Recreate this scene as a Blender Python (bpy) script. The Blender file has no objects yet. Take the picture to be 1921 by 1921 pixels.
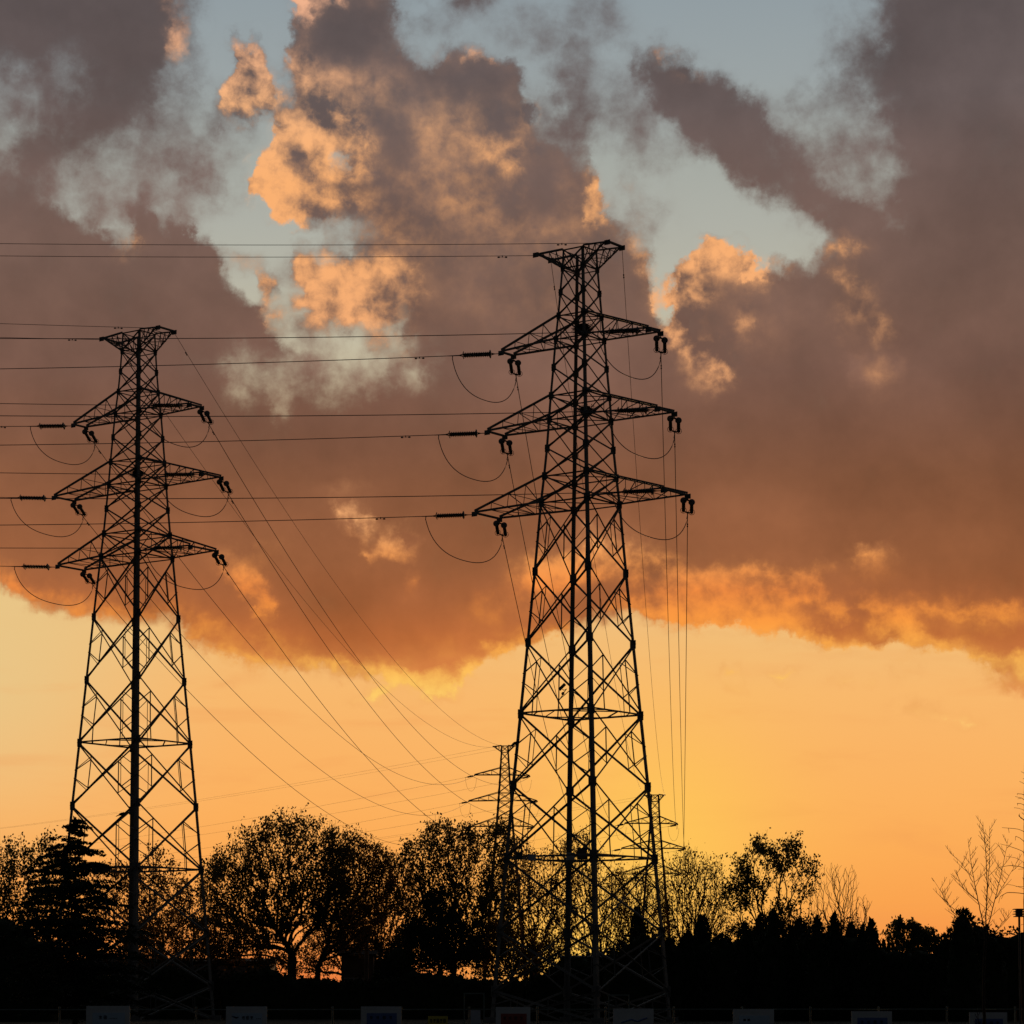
import bpy, math, random
import numpy as np
from mathutils import Vector

random.seed(7)
rng = np.random.default_rng(11)
scene = bpy.context.scene
col = scene.collection

# ------------------------------------------------------------------ camera
F, PITCH, CXP, W = 5200.0, math.radians(4.0), 960.5, 1921.0
HORIZON, EYE = 1880.0, 1.6
CP, SP = math.cos(PITCH), math.sin(PITCH)
CYP = HORIZON - F * math.tan(PITCH)

def lift(px, py, depth):
    """point of the place at plane y = depth that is seen at photo position (px, py)"""
    a, b = (px - CXP) / F, (CYP - py) / F
    t = depth / (CP - b * SP)
    return Vector((a * t, depth, EYE + (SP + b * CP) * t))

def project(p):
    yc = p[1] * CP + (p[2] - EYE) * SP
    zc = -p[1] * SP + (p[2] - EYE) * CP
    return CXP + F * p[0] / yc, CYP - F * zc / yc

def height(py, depth):
    return lift(CXP, py, depth).z

cam_data = bpy.data.cameras.new('camera')
cam = bpy.data.objects.new('camera', cam_data)
col.objects.link(cam)
cam.location = (0, 0, EYE)
cam.rotation_euler = (math.pi / 2 + PITCH, 0, 0)
cam_data.sensor_width = 36
cam_data.lens = 36 * F / W
cam_data.shift_y = (CYP - W / 2) / W
cam_data.clip_start, cam_data.clip_end = 0.5, 20000
scene.camera = cam

# ------------------------------------------------------------------ exposure
scene.view_settings.view_transform = 'Standard'
scene.view_settings.look = 'None'
scene.view_settings.exposure = 0
scene.view_settings.gamma = 1
scene.cycles.max_bounces = 4
scene.cycles.diffuse_bounces = 2
scene.cycles.transparent_max_bounces = 4

# ------------------------------------------------------------------ sky
def lin(c):
    return tuple(((v / 255) / 12.92 if v / 255 <= .04045 else ((v / 255 + .055) / 1.055) ** 2.4) for v in c)

SUN_AZ = math.atan2(1120 - CXP, F)
SUN_EL = math.radians(1.1)

def px_to_angles(px, py):
    v = lift(px, py, 1000.0) - Vector((0, 0, EYE))
    v.normalize()
    return math.atan2(v.x, v.y), math.asin(v.z)

# the cover, the sunlit share and the tone of the clouds over the horizon, by azimuth and elevation
AZ0, AZ1 = px_to_angles(-90, 1000)[0], px_to_angles(2010, 1000)[0]
EL0, EL1 = px_to_angles(960, 1400)[1], px_to_angles(960, -70)[1]
NC, NR = 91, 64

def cloud_fields():
    az = AZ0 + (AZ1 - AZ0) * np.arange(NC) / (NC - 1)
    el = EL0 + (EL1 - EL0) * np.arange(NR) / (NR - 1)
    A, E = np.meshgrid(az, el)
    dx, dy, dz = np.sin(A) * np.cos(E), np.cos(A) * np.cos(E), np.sin(E)
    yc, zc = dy * CP + dz * SP, -dy * SP + dz * CP
    X, Y = CXP + F * dx / yc, CYP - F * zc / yc
    D, L, B = np.zeros_like(X), np.zeros_like(X), np.full_like(X, .5)
    fields = [D, L, B]

    def put(w, d, l, b):
        for fld, v in zip(fields, (d, l, b)):
            if v is not None:
                fld += w * (v - fld)

    def smooth(sd, soft):
        t = np.clip(.5 - sd / (2 * soft), 0, 1)
        return t * t * (3 - 2 * t)

    def poly(pts, d=None, l=None, b=None, soft=18):
        pts = np.array(pts, float)
        best = np.full(X.shape, 1e9)
        inside = np.zeros(X.shape, bool)
        for i in range(len(pts)):
            (x0, y0), (x1, y1) = pts[i], pts[(i + 1) % len(pts)]
            ex, ey = x1 - x0, y1 - y0
            t = np.clip(((X - x0) * ex + (Y - y0) * ey) / max(ex * ex + ey * ey, 1e-6), 0, 1)
            best = np.minimum(best, np.hypot(X - x0 - t * ex, Y - y0 - t * ey))
            if y0 != y1:
                cond = ((Y < y0) != (Y < y1)) & (X < (x1 - x0) * (Y - y0) / (y1 - y0) + x0)
                inside ^= cond
        put(smooth(np.where(inside, -best, best), soft), d, l, b)

    def ell(cx, cy, rx, ry, d=None, l=None, b=None, ang=0, k=1.0):
        c, s = math.cos(math.radians(ang)), math.sin(math.radians(ang))
        u, v = (X - cx) * c + (Y - cy) * s, -(X - cx) * s + (Y - cy) * c
        q = (u / rx) ** 2 + (v / ry) ** 2
        put(k * np.exp(-q * 1.1), d, l, b)

    def stroke(pts, hw, d=None, l=None, b=None, k=1.0):
        best = np.full(X.shape, 1e9)
        for (x0, y0), (x1, y1) in zip(pts[:-1], pts[1:]):
            ex, ey = x1 - x0, y1 - y0
            t = np.clip(((X - x0) * ex + (Y - y0) * ey) / (ex * ex + ey * ey), 0, 1)
            best = np.minimum(best, np.hypot(X - x0 - t * ex, Y - y0 - t * ey))
        put(k * np.exp(-(best / hw) ** 2), d, l, b)

    # ---- thin veils in the gap on the left
    ell(250, 295, 190, 66, d=.68, b=.6, ang=-14); ell(330, 250, 60, 70, d=.5, b=.56)
    ell(160, 360, 140, 50, d=.6, b=.7, ang=20); ell(270, 370, 100, 50, d=.64, b=.66); ell(400, 330, 60, 60, d=.5, b=.6)
    ell(100, 330, 90, 60, d=.62, b=.66); ell(440, 250, 60, 60, d=.3)
    # ---- wide lower bank that spans the view
    poly([(-300, 380), (20, 348), (66, 362), (118, 392), (176, 420), (218, 452), (248, 445), (245, 390), (268, 362),
          (292, 405), (318, 425), (345, 408), (355, 440), (402, 472), (418, 515), (450, 545), (488, 560), (520, 640),
          (565, 690), (640, 702), (715, 690), (745, 640), (750, 560), (732, 480), (700, 450), (900, 380), (1130, 380), (1180, 435), (1222, 470),
          (1240, 535), (1250, 575), (1264, 600), (1256, 560), (1250, 520), (1262, 500), (1300, 488), (1312, 462), (1345, 446),
          (1392, 462), (1420, 500), (1455, 505), (1485, 488), (1530, 490), (1548, 462), (1600, 440), (1640, 440), (2300, 300),
          (2300, 1290), (1921, 1285), (1850, 1240), (1790, 1228), (1730, 1222), (1660, 1203), (1600, 1212), (1550, 1206),
          (1500, 1186), (1440, 1184), (1380, 1166), (1330, 1166), (1290, 1176), (1230, 1160), (1170, 1150), (1120, 1155),
          (1060, 1190), (990, 1212), (910, 1236), (872, 1276), (830, 1302), (770, 1294), (690, 1276), (600, 1254),
          (540, 1250), (470, 1254), (430, 1236), (375, 1205), (335, 1178), (280, 1168), (215, 1170), (170, 1154),
          (100, 1150), (60, 1138), (25, 1105), (-20, 1085), (-300, 1040)], d=1, l=.06, b=.5, soft=20)
    # ---- dark cloud, upper left
    poly([(-300, -300), (345, -300), (366, 0), (362, 100), (352, 165), (312, 225), (235, 255), (160, 292), (100, 325),
          (60, 360), (30, 390), (-300, 420)], d=1, l=.03, b=.44, soft=58)
    ell(40, 175, 95, 75, d=.62, b=.58); ell(130, 130, 70, 50, d=.72, k=.8); ell(0, 265, 40, 70, d=.6, b=.58); ell(90, 235, 60, 30, d=.75)
    ell(215, 120, 100, 110, b=.36)
    stroke([(325, 10), (342, 60), (338, 110)], 16, l=.42); stroke([(360, 85), (385, 125)], 14, d=.42)
    ell(362, 312, 74, 32, d=.85, l=0, b=.55, ang=36)
    ell(392, 225, 18, 60, d=.72, l=0, b=.5, ang=25); ell(330, 200, 40, 50, d=.55)
    ell(100, 460, 190, 70, b=.55); ell(90, 620, 200, 120, b=.42); ell(330, 560, 130, 90, b=.45)
    ell(236, 452, 15, 22, d=.85, l=.95, b=.6)
    # ---- middle cloud
    poly([(572, -300), (572, 15), (556, 52), (540, 95), (536, 170), (516, 222), (520, 262), (494, 290), (498, 318), (480, 345), (484, 375), (502, 388),
          (512, 412), (545, 420), (562, 436), (640, 428), (700, 462), (770, 490), (1180, 490), (1152, 412), (1140, 372), (1120, 332),
          (1105, 295), (1050, 282), (1022, 235), (1008, 190), (978, 155), (955, 118), (912, 104), (880, 112), (842, 86),
          (818, 94), (800, 132), (782, 112), (768, 80), (742, 32), (722, -20), (722, -300)], d=1, l=.25, b=.56, soft=15)
    ell(690, 452, 70, 26, d=.92, l=.25); ell(1000, 560, 220, 120, l=.16, b=.55); ell(560, 625, 50, 26, d=.6)
    ell(660, 60, 95, 80, l=.0, b=.42); ell(880, 150, 110, 45, l=.03, b=.46); ell(560, 140, 30, 60, l=.45, b=.52)
    ell(590, 190, 70, 55, l=.5); ell(670, 190, 70, 50, l=.32)
    poly([(496, 300), (522, 232), (570, 232), (610, 222), (650, 228), (690, 250), (702, 285), (690, 325), (655, 350),
          (700, 375), (640, 395), (600, 415), (556, 425), (512, 402), (488, 350)], l=.72, b=.56, soft=34)
    ell(565, 305, 17, 32, l=.35); ell(530, 250, 20, 40, l=.5); ell(636, 300, 22, 20, d=.25); ell(655, 360, 60, 9, l=.15, b=.42, ang=6)
    ell(700, 420, 90, 25, l=.35); ell(655, 425, 60, 14, d=.6)
    stroke([(498, 292), (490, 350), (504, 392), (548, 424)], 18, l=1.15, b=.58)
    stroke([(572, 0), (582, 25)], 17, d=.85, l=1); stroke([(615, 0), (640, 5)], 12, d=.8, l=.9)
    stroke([(520, 235), (516, 262)], 10, l=1)
    ell(735, 260, 45, 60, l=.08, b=.47); ell(860, 260, 90, 45, l=.3); ell(950, 275, 45, 28, l=.48); ell(1000, 208, 18, 20, l=.85)
    ell(960, 310, 14, 18, l=.6); ell(900, 380, 90, 26, l=.3, ang=22); ell(985, 390, 50, 25, l=.35, ang=30)
    ell(1020, 350, 50, 60, l=.03, b=.5); stroke([(1115, 325), (1132, 365), (1122, 410)], 13, l=.72)
    stroke([(800, 112), (815, 96)], 9, d=.7, l=.75); stroke([(870, 108), (905, 100)], 10, d=.8, l=.7)
    ell(870, 4, 55, 24, d=.85, l=0, b=.42); ell(800, 30, 50, 50, d=.46, k=.9); ell(1110, 50, 70, 80, d=.5, k=.9); ell(1000, 50, 90, 60, d=.36); ell(820, 50, 70, 50, d=.46)
    ell(1080, 170, 60, 80, d=.78, l=.0, b=.5); ell(1065, 240, 55, 55, d=.85, l=.02, b=.5); ell(1190, 240, 55, 60, d=.48); ell(1150, 150, 60, 50, d=.52)
    ell(1180, 350, 30, 16, d=.45, l=.4); ell(1195, 420, 28, 40, d=.6, l=.15, b=.6, ang=-30)
    ell(1215, 410, 60, 50, d=.42, b=.58); ell(1240, 290, 70, 50, d=.42)
    stroke([(1178, 440), (1210, 470), (1225, 520)], 14, l=.5)
    ell(1000, 620, 130, 140, b=.55); ell(900, 520, 120, 60, l=.16)
    # ---- torn sunlit pieces beside it
    poly([(428, 60), (460, 82), (488, 62), (502, 80), (500, 102), (524, 122), (530, 170), (512, 208), (482, 212), (446, 228),
          (416, 200), (404, 160), (428, 122)], d=1, l=.85, b=.56, soft=18)
    ell(425, 205, 16, 14, d=.65, l=.1)
    poly([(545, 520), (555, 478), (590, 488), (612, 462), (645, 492), (690, 466), (742, 480), (772, 505), (770, 560), (758, 605), (716, 632),
          (660, 622), (640, 640), (602, 618), (585, 628), (572, 596), (534, 580), (556, 552)], d=.95, l=.72, b=.54, soft=26)
    ell(690, 570, 60, 34, l=.5); ell(660, 600, 40, 16, l=.95); ell(590, 560, 26, 30, l=.95); ell(720, 520, 36, 20, l=.85); ell(640, 530, 40, 24, l=.95); ell(605, 500, 20, 22, d=.4); ell(755, 560, 40, 70, l=.4)
    stroke([(500, 520), (508, 560), (522, 600)], 15, d=.8, l=.8); ell(455, 488, 40, 20, d=.56, l=.55); ell(490, 510, 16, 14, d=.5, l=.6)
    ell(530, 550, 12, 50, d=.42); ell(720, 645, 60, 16, d=.62, l=.4)
    # ---- torn bright gap under it
    ell(590, 688, 110, 26, d=.58, b=.72); ell(530, 722, 50, 20, d=.52, b=.66); ell(690, 672, 50, 20, d=.58, b=.68); ell(770, 700, 40, 40, d=.6, b=.66); ell(650, 720, 60, 26, d=.5, b=.62)
    ell(450, 690, 40, 50, d=.6, b=.6); ell(528, 765, 22, 14, d=.48); ell(620, 745, 90, 20, d=.74, b=.5)
    # ---- slanting cloud on the right and the dark right side
    poly([(1186, 105), (1216, 80), (1250, 84), (1292, 96), (1332, 122), (1362, 150), (1432, 192), (1444, 230), (1500, 268),
          (1532, 292), (1562, 340), (1600, 385), (1640, 400), (1660, 470), (1560, 452), (1522, 424), (1478, 392), (1430, 360),
          (1390, 330), (1345, 285), (1285, 245), (1228, 188), (1190, 150)], d=1, l=.02, b=.48, soft=30)
    stroke([(1225, 88), (1262, 102), (1300, 122)], 13, l=.5)
    poly([(1655, -300), (1655, 0), (1622, 52), (1568, 95), (1545, 140), (1545, 182), (1566, 212), (1602, 232), (1650, 250),
          (1668, 330), (1640, 400), (1700, 520), (2300, 520), (2300, -300)], d=1, l=.0, b=.46, soft=62)
    ell(1580, 60, 50, 80, d=.5, b=.55, k=.7); ell(1570, 270, 100, 100, d=.68, b=.56); ell(1505, 240, 40, 20, d=.4, k=.7); ell(1530, 200, 60, 30, d=.55, b=.55); ell(1620, 235, 40, 30, d=.36)
    ell(1610, 330, 40, 40, d=.55, k=.7); ell(1730, 160, 70, 40, b=.56); ell(1900, 210, 40, 60, b=.56); ell(1500, 420, 40, 30, d=.4, k=.6)
    ell(1800, 420, 170, 140, b=.34); ell(1860, 720, 160, 140, b=.42); ell(1800, 950, 260, 110, b=.36); ell(1850, 1090, 160, 60, b=.36); ell(1480, 850, 260, 90, b=.45); ell(600, 860, 220, 60, b=.46); ell(200, 860, 200, 60, b=.46); ell(640, 1120, 120, 60, b=.42); ell(900, 1120, 60, 40, b=.45)
    # ---- sunlit cumulus on the right
    ell(1350, 505, 85, 55, l=.46, b=.56); ell(1300, 570, 50, 70, l=.44, b=.56); ell(1390, 560, 60, 40, l=.12, b=.6); ell(1420, 610, 110, 70, l=.14, b=.6)
    stroke([(1256, 520), (1262, 575), (1282, 625), (1320, 665), (1340, 690)], 20, l=1.25, b=.6)
    stroke([(1258, 510), (1304, 492), (1318, 466), (1348, 456), (1390, 468), (1418, 500)], 17, l=1.2, b=.6)
    ell(1330, 480, 30, 14, l=.9); ell(1310, 545, 12, 14, l=.9); ell(1335, 650, 40, 18, l=.5); ell(1320, 700, 34, 30, l=.38); ell(1396, 600, 20, 30, l=.45)
    ell(1568, 470, 40, 20, l=.5, d=.85); ell(1590, 530, 40, 18, l=.45, ang=40); ell(1610, 590, 40, 44, l=.33); ell(1662, 622, 24, 16, l=.6)
    ell(1650, 690, 50, 40, l=.25, b=.6); ell(1605, 695, 22, 14, b=.8, l=.1); ell(1478, 490, 20, 12, l=.7); ell(1515, 500, 30, 14, d=.7, b=.55, l=.1)
    stroke([(1238, 500), (1250, 570)], 10, d=.38)
    # ---- glowing breaks in the bank
    stroke([(640, 968), (690, 992)], 16, l=.62, d=.9, b=.66); stroke([(705, 1035), (770, 1020)], 17, l=.7, b=.72); ell(740, 1010, 36, 24, l=.7, b=.68)
    ell(668, 985, 20, 12, l=.75, b=.72); ell(780, 1092, 14, 10, l=.85, b=.62)
    stroke([(445, 1070), (480, 1095), (500, 1130)], 18, l=.75, b=.58); ell(465, 1075, 30, 22, l=.6); ell(460, 1040, 60, 30, l=.3)
    ell(1640, 1040, 34, 18, l=.75, b=.6); ell(1645, 1070, 60, 30, l=.22); ell(1560, 1060, 14, 8, l=.45)
    ell(640, 930, 60, 16, l=.22, b=.6)
    # ---- underlit lower edge
    stroke([(-60, 1075), (20, 1090), (70, 1122), (170, 1140)], 28, l=.55)
    stroke([(200, 1160), (300, 1140), (380, 1185), (440, 1225)], 30, l=.5); ell(300, 1120, 60, 30, l=.3)
    stroke([(380, 1165), (470, 1190), (560, 1220)], 26, l=.42)
    stroke([(440, 1245), (600, 1245), (700, 1255), (820, 1275)], 20, l=.75)
    stroke([(700, 1272), (775, 1290), (830, 1298), (872, 1270), (930, 1228), (1000, 1206), (1060, 1182)], 20, l=1.0)
    ell(830, 1215, 90, 30, l=.25); ell(930, 1140, 60, 40, l=.3); ell(1010, 1090, 50, 60, l=.45)
    stroke([(1040, 1060), (1130, 1030), (1190, 1050), (1250, 1090), (1290, 1110)], 36, l=.75)
    stroke([(1170, 1138), (1230, 1150), (1290, 1168)], 22, l=1.0)
    stroke([(1280, 1120), (1340, 1092), (1430, 1085), (1540, 1090)], 20, l=.7); stroke([(1270, 1145), (1400, 1138), (1520, 1128), (1640, 1146), (1760, 1140), (1900, 1150)], 20, l=.85)
    stroke([(1290, 1174), (1380, 1168), (1450, 1180), (1520, 1186), (1560, 1204), (1640, 1212), (1720, 1218), (1850, 1238)], 18, l=1.0)
    ell(1440, 1110, 70, 14, l=.2); ell(1590, 1172, 55, 20, l=.12); ell(1380, 1155, 50, 10, l=.4)
    stroke([(1640, 1145), (1685, 1172), (1720, 1205)], 22, l=.85); stroke([(1690, 1150), (1780, 1140)], 15, l=.6); stroke([(1760, 1215), (1840, 1225), (1921, 1250)], 18, l=.85)
    ell(1800, 1185, 60, 22, l=.25); ell(1870, 1160, 60, 12, l=.35); ell(1900, 1235, 60, 16, l=.75)
    ell(1905, 1265, 38, 22, d=.95, l=.5); ell(1870, 1262, 26, 14, d=.8, l=.85)
    # ---- faint wisps in the clear band
    for cx, cy, rx, ry, d, l in [(1375, 1268, 30, 20, .62, 1.2), (1470, 1265, 36, 12, .56, 1.2), (1600, 1275, 46, 12, .6, 1.2),
                                 (1710, 1338, 50, 18, .6, .6), (1780, 1345, 60, 10, .55, 1.1), (1690, 1250, 24, 14, .5, .8), (820, 1310, 34, 12, .7, 1.1),
                                 (700, 1310, 46, 12, .58, 1.1), (425, 1277, 30, 7, .5, .5), (520, 1248, 40, 9, .55, .5), (1690, 1285, 8, 14, .5, .5)]:
        ell(cx, cy, rx, ry, d=d, l=l)
    return np.stack([np.clip(D, 0, 1), np.clip(L / 1.3, 0, 1), np.clip(B, 0, 1)], -1)

world = bpy.data.worlds.new('World')
scene.world = world
world.use_nodes = True
NT = world.node_tree
NT.nodes.clear()

def node(kind, **kw):
    n = NT.nodes.new(kind)
    for k, v in kw.items():
        setattr(n, k, v)
    return n

def feed(sock, v):
    if hasattr(v, 'is_output') or isinstance(v, bpy.types.NodeSocket):
        NT.links.new(v, sock)
    elif v is not None:
        sock.default_value = v

def math_(op, a, b=None, c=None, clamp=False):
    n = node('ShaderNodeMath', operation=op, use_clamp=clamp)
    feed(n.inputs[0], a)
    if b is not None: feed(n.inputs[1], b)
    if c is not None: feed(n.inputs[2], c)
    return n.outputs[0]

def mixc(f, a, b, blend='MIX'):
    n = node('ShaderNodeMix', data_type='RGBA', blend_type=blend)
    feed(n.inputs[0], f)
    for s, v in ((n.inputs[6], a), (n.inputs[7], b)):
        feed(s, (*v, 1) if isinstance(v, tuple) else v)
    return n.outputs[2]

def sstep(v, lo, hi, to0=0.0, to1=1.0):
    n = node('ShaderNodeMapRange', interpolation_type='SMOOTHSTEP')
    feed(n.inputs[0], v)
    n.inputs[1].default_value, n.inputs[2].default_value = lo, hi
    n.inputs[3].default_value, n.inputs[4].default_value = to0, to1
    return n.outputs[0]

def noise(vec, scale, detail=6, rough=.55, dist=0.0, lac=2.0):
    n = node('ShaderNodeTexNoise')
    NT.links.new(vec, n.inputs['Vector'])
    n.inputs['Scale'].default_value = scale
    n.inputs['Detail'].default_value = detail
    n.inputs['Roughness'].default_value = rough
    n.inputs['Lacunarity'].default_value = lac
    n.inputs['Distortion'].default_value = dist
    return n

def ramp(fac, stops, interp='LINEAR'):
    n = node('ShaderNodeValToRGB')
    feed(n.inputs[0], fac)
    r = n.color_ramp
    r.interpolation = interp
    while len(r.elements) > 1:
        r.elements.remove(r.elements[-1])
    r.elements[0].position, r.elements[0].color = stops[0][0], (*stops[0][1], 1)
    for p, c in stops[1:]:
        r.elements.new(p).color = (*c, 1)
    return n.outputs[0]

tc = node('ShaderNodeTexCoord')
DIR = tc.outputs['Generated']
sep = node('ShaderNodeSeparateXYZ')
NT.links.new(DIR, sep.inputs[0])
dX, dY, dZ = sep.outputs
AZ = math_('ARCTAN2', dX, dY)
EL = math_('ARCSINE', dZ)

w1 = noise(DIR, 26, 3, .5)
w2 = noise(DIR, 75, 6, .62)
w3 = noise(DIR, 210, 5, .6)
def channel(n, i):
    s = node('ShaderNodeSeparateColor')
    NT.links.new(n.outputs['Color'], s.inputs[0])
    return math_('SUBTRACT', s.outputs[i], .5)
PX = 1.0 / F
azw = math_('ADD', AZ, math_('ADD', math_('MULTIPLY', channel(w3, 0), 34 * PX), math_('ADD', math_('MULTIPLY', channel(w1, 0), 62 * PX), math_('MULTIPLY', channel(w2, 0), 80 * PX))))
elw = math_('ADD', EL, math_('ADD', math_('MULTIPLY', channel(w3, 1), 30 * PX), math_('ADD', math_('MULTIPLY', channel(w1, 1), 62 * PX), math_('MULTIPLY', channel(w2, 1), 70 * PX))))
U = math_('MULTIPLY', math_('SUBTRACT', azw, AZ0), 1 / (AZ1 - AZ0), clamp=True)
V = math_('MULTIPLY', math_('SUBTRACT', elw, EL0), (NR - 1) / (EL1 - EL0))

tab = cloud_fields()
def curve_row(values):
    n = node('ShaderNodeRGBCurve')
    for ch in range(3):
        pts = n.mapping.curves[ch].points
        for k in range(1, NC - 1):
            pts.new(k / (NC - 1), values[k, ch])
        pts[0].location = (0, values[0, ch])
        pts[len(pts) - 1].location = (1, values[NC - 1, ch])
        for p in pts:
            p.handle_type = 'AUTO_CLAMPED'
    n.mapping.update()
    for s in n.inputs[1:]:
        NT.links.new(UVEC, s)
    return n.outputs[0]
uv = node('ShaderNodeCombineColor')
for i in range(3): NT.links.new(U, uv.inputs[i])
UVEC = uv.outputs[0]
res = None
for i in range(NR):
    row = curve_row(tab[i])
    res = row if res is None else mixc(math_('SUBTRACT', V, float(i - 1), clamp=True), res, row)
fs = node('ShaderNodeSeparateColor')
NT.links.new(res, fs.inputs[0])
cover, tone = fs.outputs[0], fs.outputs[2]
litf = math_('MULTIPLY', fs.outputs[1], 1.3)

# beyond the part of the sky in view the clouds go on, scattered by noise alone
off_side = sstep(math_('ABSOLUTE', math_('SUBTRACT', AZ, (AZ0 + AZ1) / 2)), (AZ1 - AZ0) * .47, (AZ1 - AZ0) * .62)
off_up = sstep(EL, EL1 - .012, EL1 + .06)
off = math_('MAXIMUM', off_side, off_up)
wide = noise(DIR, 5, 5, .55)
wide_cover = math_('MULTIPLY', sstep(wide.outputs[0], .42, .62), sstep(EL, .13, .2))
cover = math_('ADD', math_('MULTIPLY', cover, math_('SUBTRACT', 1.0, off)), math_('MULTIPLY', wide_cover, off))

def offset_dir(dx, dz):
    v = node('ShaderNodeVectorMath', operation='ADD')
    NT.links.new(DIR, v.inputs[0])
    v.inputs[1].default_value = (dx, 0, dz)
    return v.outputs[0]
SUNWARD = offset_dir(-.0022, -.0034)
relief = math_('SUBTRACT', noise(DIR, 50, 5, .5).outputs[0], noise(SUNWARD, 50, 5, .5).outputs[0])
n_edge = noise(DIR, 60, 10, .58)
n_soft = noise(DIR, 24, 6, .55)
n_fine = noise(DIR, 150, 8, .6, .3)
e = math_('SUBTRACT', n_edge.outputs[0], .5)
s_ = math_('SUBTRACT', n_soft.outputs[0], .5)
fi = math_('SUBTRACT', n_fine.outputs[0], .5)
tear = math_('ADD', math_('MULTIPLY', e, 1.35), math_('ADD', math_('MULTIPLY', s_, .8), math_('MULTIPLY', fi, .5)))
dens = math_('ADD', cover, math_('MULTIPLY', tear, math_('MULTIPLY', sstep(cover, .02, .3), sstep(cover, .8, 1.0, 1.0, .25))))
soft_edge = sstep(dens, -.02, 1.0)
crisp_edge = sstep(dens, .28, .72)
cf = sstep(litf, .35, .9)
alpha = math_('ADD', math_('MULTIPLY', soft_edge, math_('SUBTRACT', 1.0, cf)), math_('MULTIPLY', crisp_edge, cf))

YSPAN = (-120.0, 1960.0)
e_lo, e_hi = px_to_angles(960, YSPAN[1])[1], px_to_angles(960, YSPAN[0])[1]
ELN = math_('DIVIDE', math_('SUBTRACT', EL, e_lo), e_hi - e_lo, clamp=True)
def by_height(stops):
    out = []
    for y, c in sorted(stops, key=lambda s: -s[0]):
        out.append(((px_to_angles(960, y)[1] - e_lo) / (e_hi - e_lo), lin(c)))
    return ramp(ELN, out)

clear = by_height([(-120, (132, 149, 160)), (0, (146, 157, 162)), (150, (155, 163, 164)), (300, (166, 170, 163)), (420, (174, 175, 165)),
                   (520, (182, 180, 165)), (700, (202, 190, 160)), (900, (222, 190, 145)), (1100, (236, 192, 133)), (1200, (242, 188, 119)), (1300, (248, 184, 109)),
                   (1400, (250, 180, 102)), (1500, (252, 177, 95)), (1600, (252, 171, 86)), (1700, (250, 162, 78)), (1780, (246, 148, 72)), (1850, (230, 120, 60)), (1960, (150, 80, 50))])
shade = by_height([(-120, (92, 83, 83)), (0, (96, 86, 86)), (200, (102, 89, 87)), (330, (112, 92, 86)), (450, (115, 91, 82)), (560, (116, 89, 78)), (700, (120, 88, 75)), (800, (122, 84, 66)),
                   (900, (131, 85, 60)), (980, (143, 90, 60)), (1060, (151, 93, 59)), (1130, (166, 98, 58)), (1200, (186, 105, 56)), (1290, (220, 130, 70)), (1500, (236, 160, 90)), (1960, (200, 110, 60))])
lit = by_height([(-120, (238, 180, 145)), (50, (240, 178, 140)), (200, (248, 182, 128)), (350, (250, 177, 114)), (600, (245, 173, 116)), (800, (244, 172, 116)), (980, (244, 172, 112)), (1050, (246, 158, 84)),
                 (1110, (247, 143, 66)), (1170, (252, 156, 66)), (1230, (255, 180, 80)), (1290, (255, 202, 100)), (1360, (255, 206, 116)), (1500, (255, 200, 110)), (1960, (230, 130, 70))])

# light on the clouds: sunlit share broken up by billows
billow = math_('ADD', math_('MULTIPLY', e, 2.3), math_('ADD', math_('MULTIPLY', fi, 1.7), math_('ADD', math_('MULTIPLY', s_, 1.5), math_('MULTIPLY', relief, 2.8))))
low_calm = sstep(EL, px_to_angles(960, 1260)[1], px_to_angles(960, 950)[1], .5, 1.0)
litn = math_('ADD', litf, math_('MULTIPLY', math_('MULTIPLY', billow, low_calm), sstep(litf, .02, .6, .0, 1.0)))
litn = sstep(litn, .0, 1.24)
tone_gain = math_('ADD', math_('MULTIPLY', tone, 1.15), .42)
tone_gain = math_('MULTIPLY', tone_gain, math_('ADD', 1.0, math_('ADD', math_('MULTIPLY', s_, .8), math_('ADD', math_('MULTIPLY', e, .22), math_('MULTIPLY', relief, .16)))))
tg = node('ShaderNodeCombineColor')
for i in range(3): NT.links.new(tone_gain, tg.inputs[i])
shade = mixc(1.0, shade, tg.outputs[0], 'MULTIPLY')
cloud = mixc(litn, shade, lit)

# the clear sky: paler to the left, glowing around the set sun
left = sstep(AZ, px_to_angles(480, 1300)[0], px_to_angles(-60, 1300)[0])
lowband = math_('MULTIPLY', sstep(EL, px_to_angles(960, 1720)[1], px_to_angles(960, 1250)[1]), sstep(EL, px_to_angles(960, 800)[1], px_to_angles(960, 1100)[1]))
clear = mixc(math_('MULTIPLY', math_('MULTIPLY', left, lowband), .9), clear, lin((232, 198, 136)))
st = node('ShaderNodeVectorMath', operation='MULTIPLY')
NT.links.new(DIR, st.inputs[0]); st.inputs[1].default_value = (1, 1, 5)
veil = noise(st.outputs[0], 17, 6, .55, .4)
veil_f = math_('MULTIPLY', sstep(veil.outputs[0], .5, .75), sstep(EL, px_to_angles(960, 1150)[1], px_to_angles(960, 1300)[1]))
clear = mixc(math_('MULTIPLY', veil_f, .26), clear, lin((236, 152, 84)))
def glow(px, py, rx, ry):
    a0, e0 = px_to_angles(px, py)
    q = math_('ADD', math_('POWER', math_('DIVIDE', math_('SUBTRACT', AZ, a0), rx * PX), 2.0), math_('POWER', math_('DIVIDE', math_('SUBTRACT', EL, e0), ry * PX), 2.0))
    return math_('EXPONENT', math_('MULTIPLY', q, -1.0))
clear = mixc(math_('MULTIPLY', glow(1235, 1600, 240, 250), .8), clear, lin((255, 201, 88)))
clear = mixc(math_('MULTIPLY', glow(1110, 1790, 190, 110), .95), clear, lin((255, 200, 88)))
skyc = mixc(alpha, clear, cloud)

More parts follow.
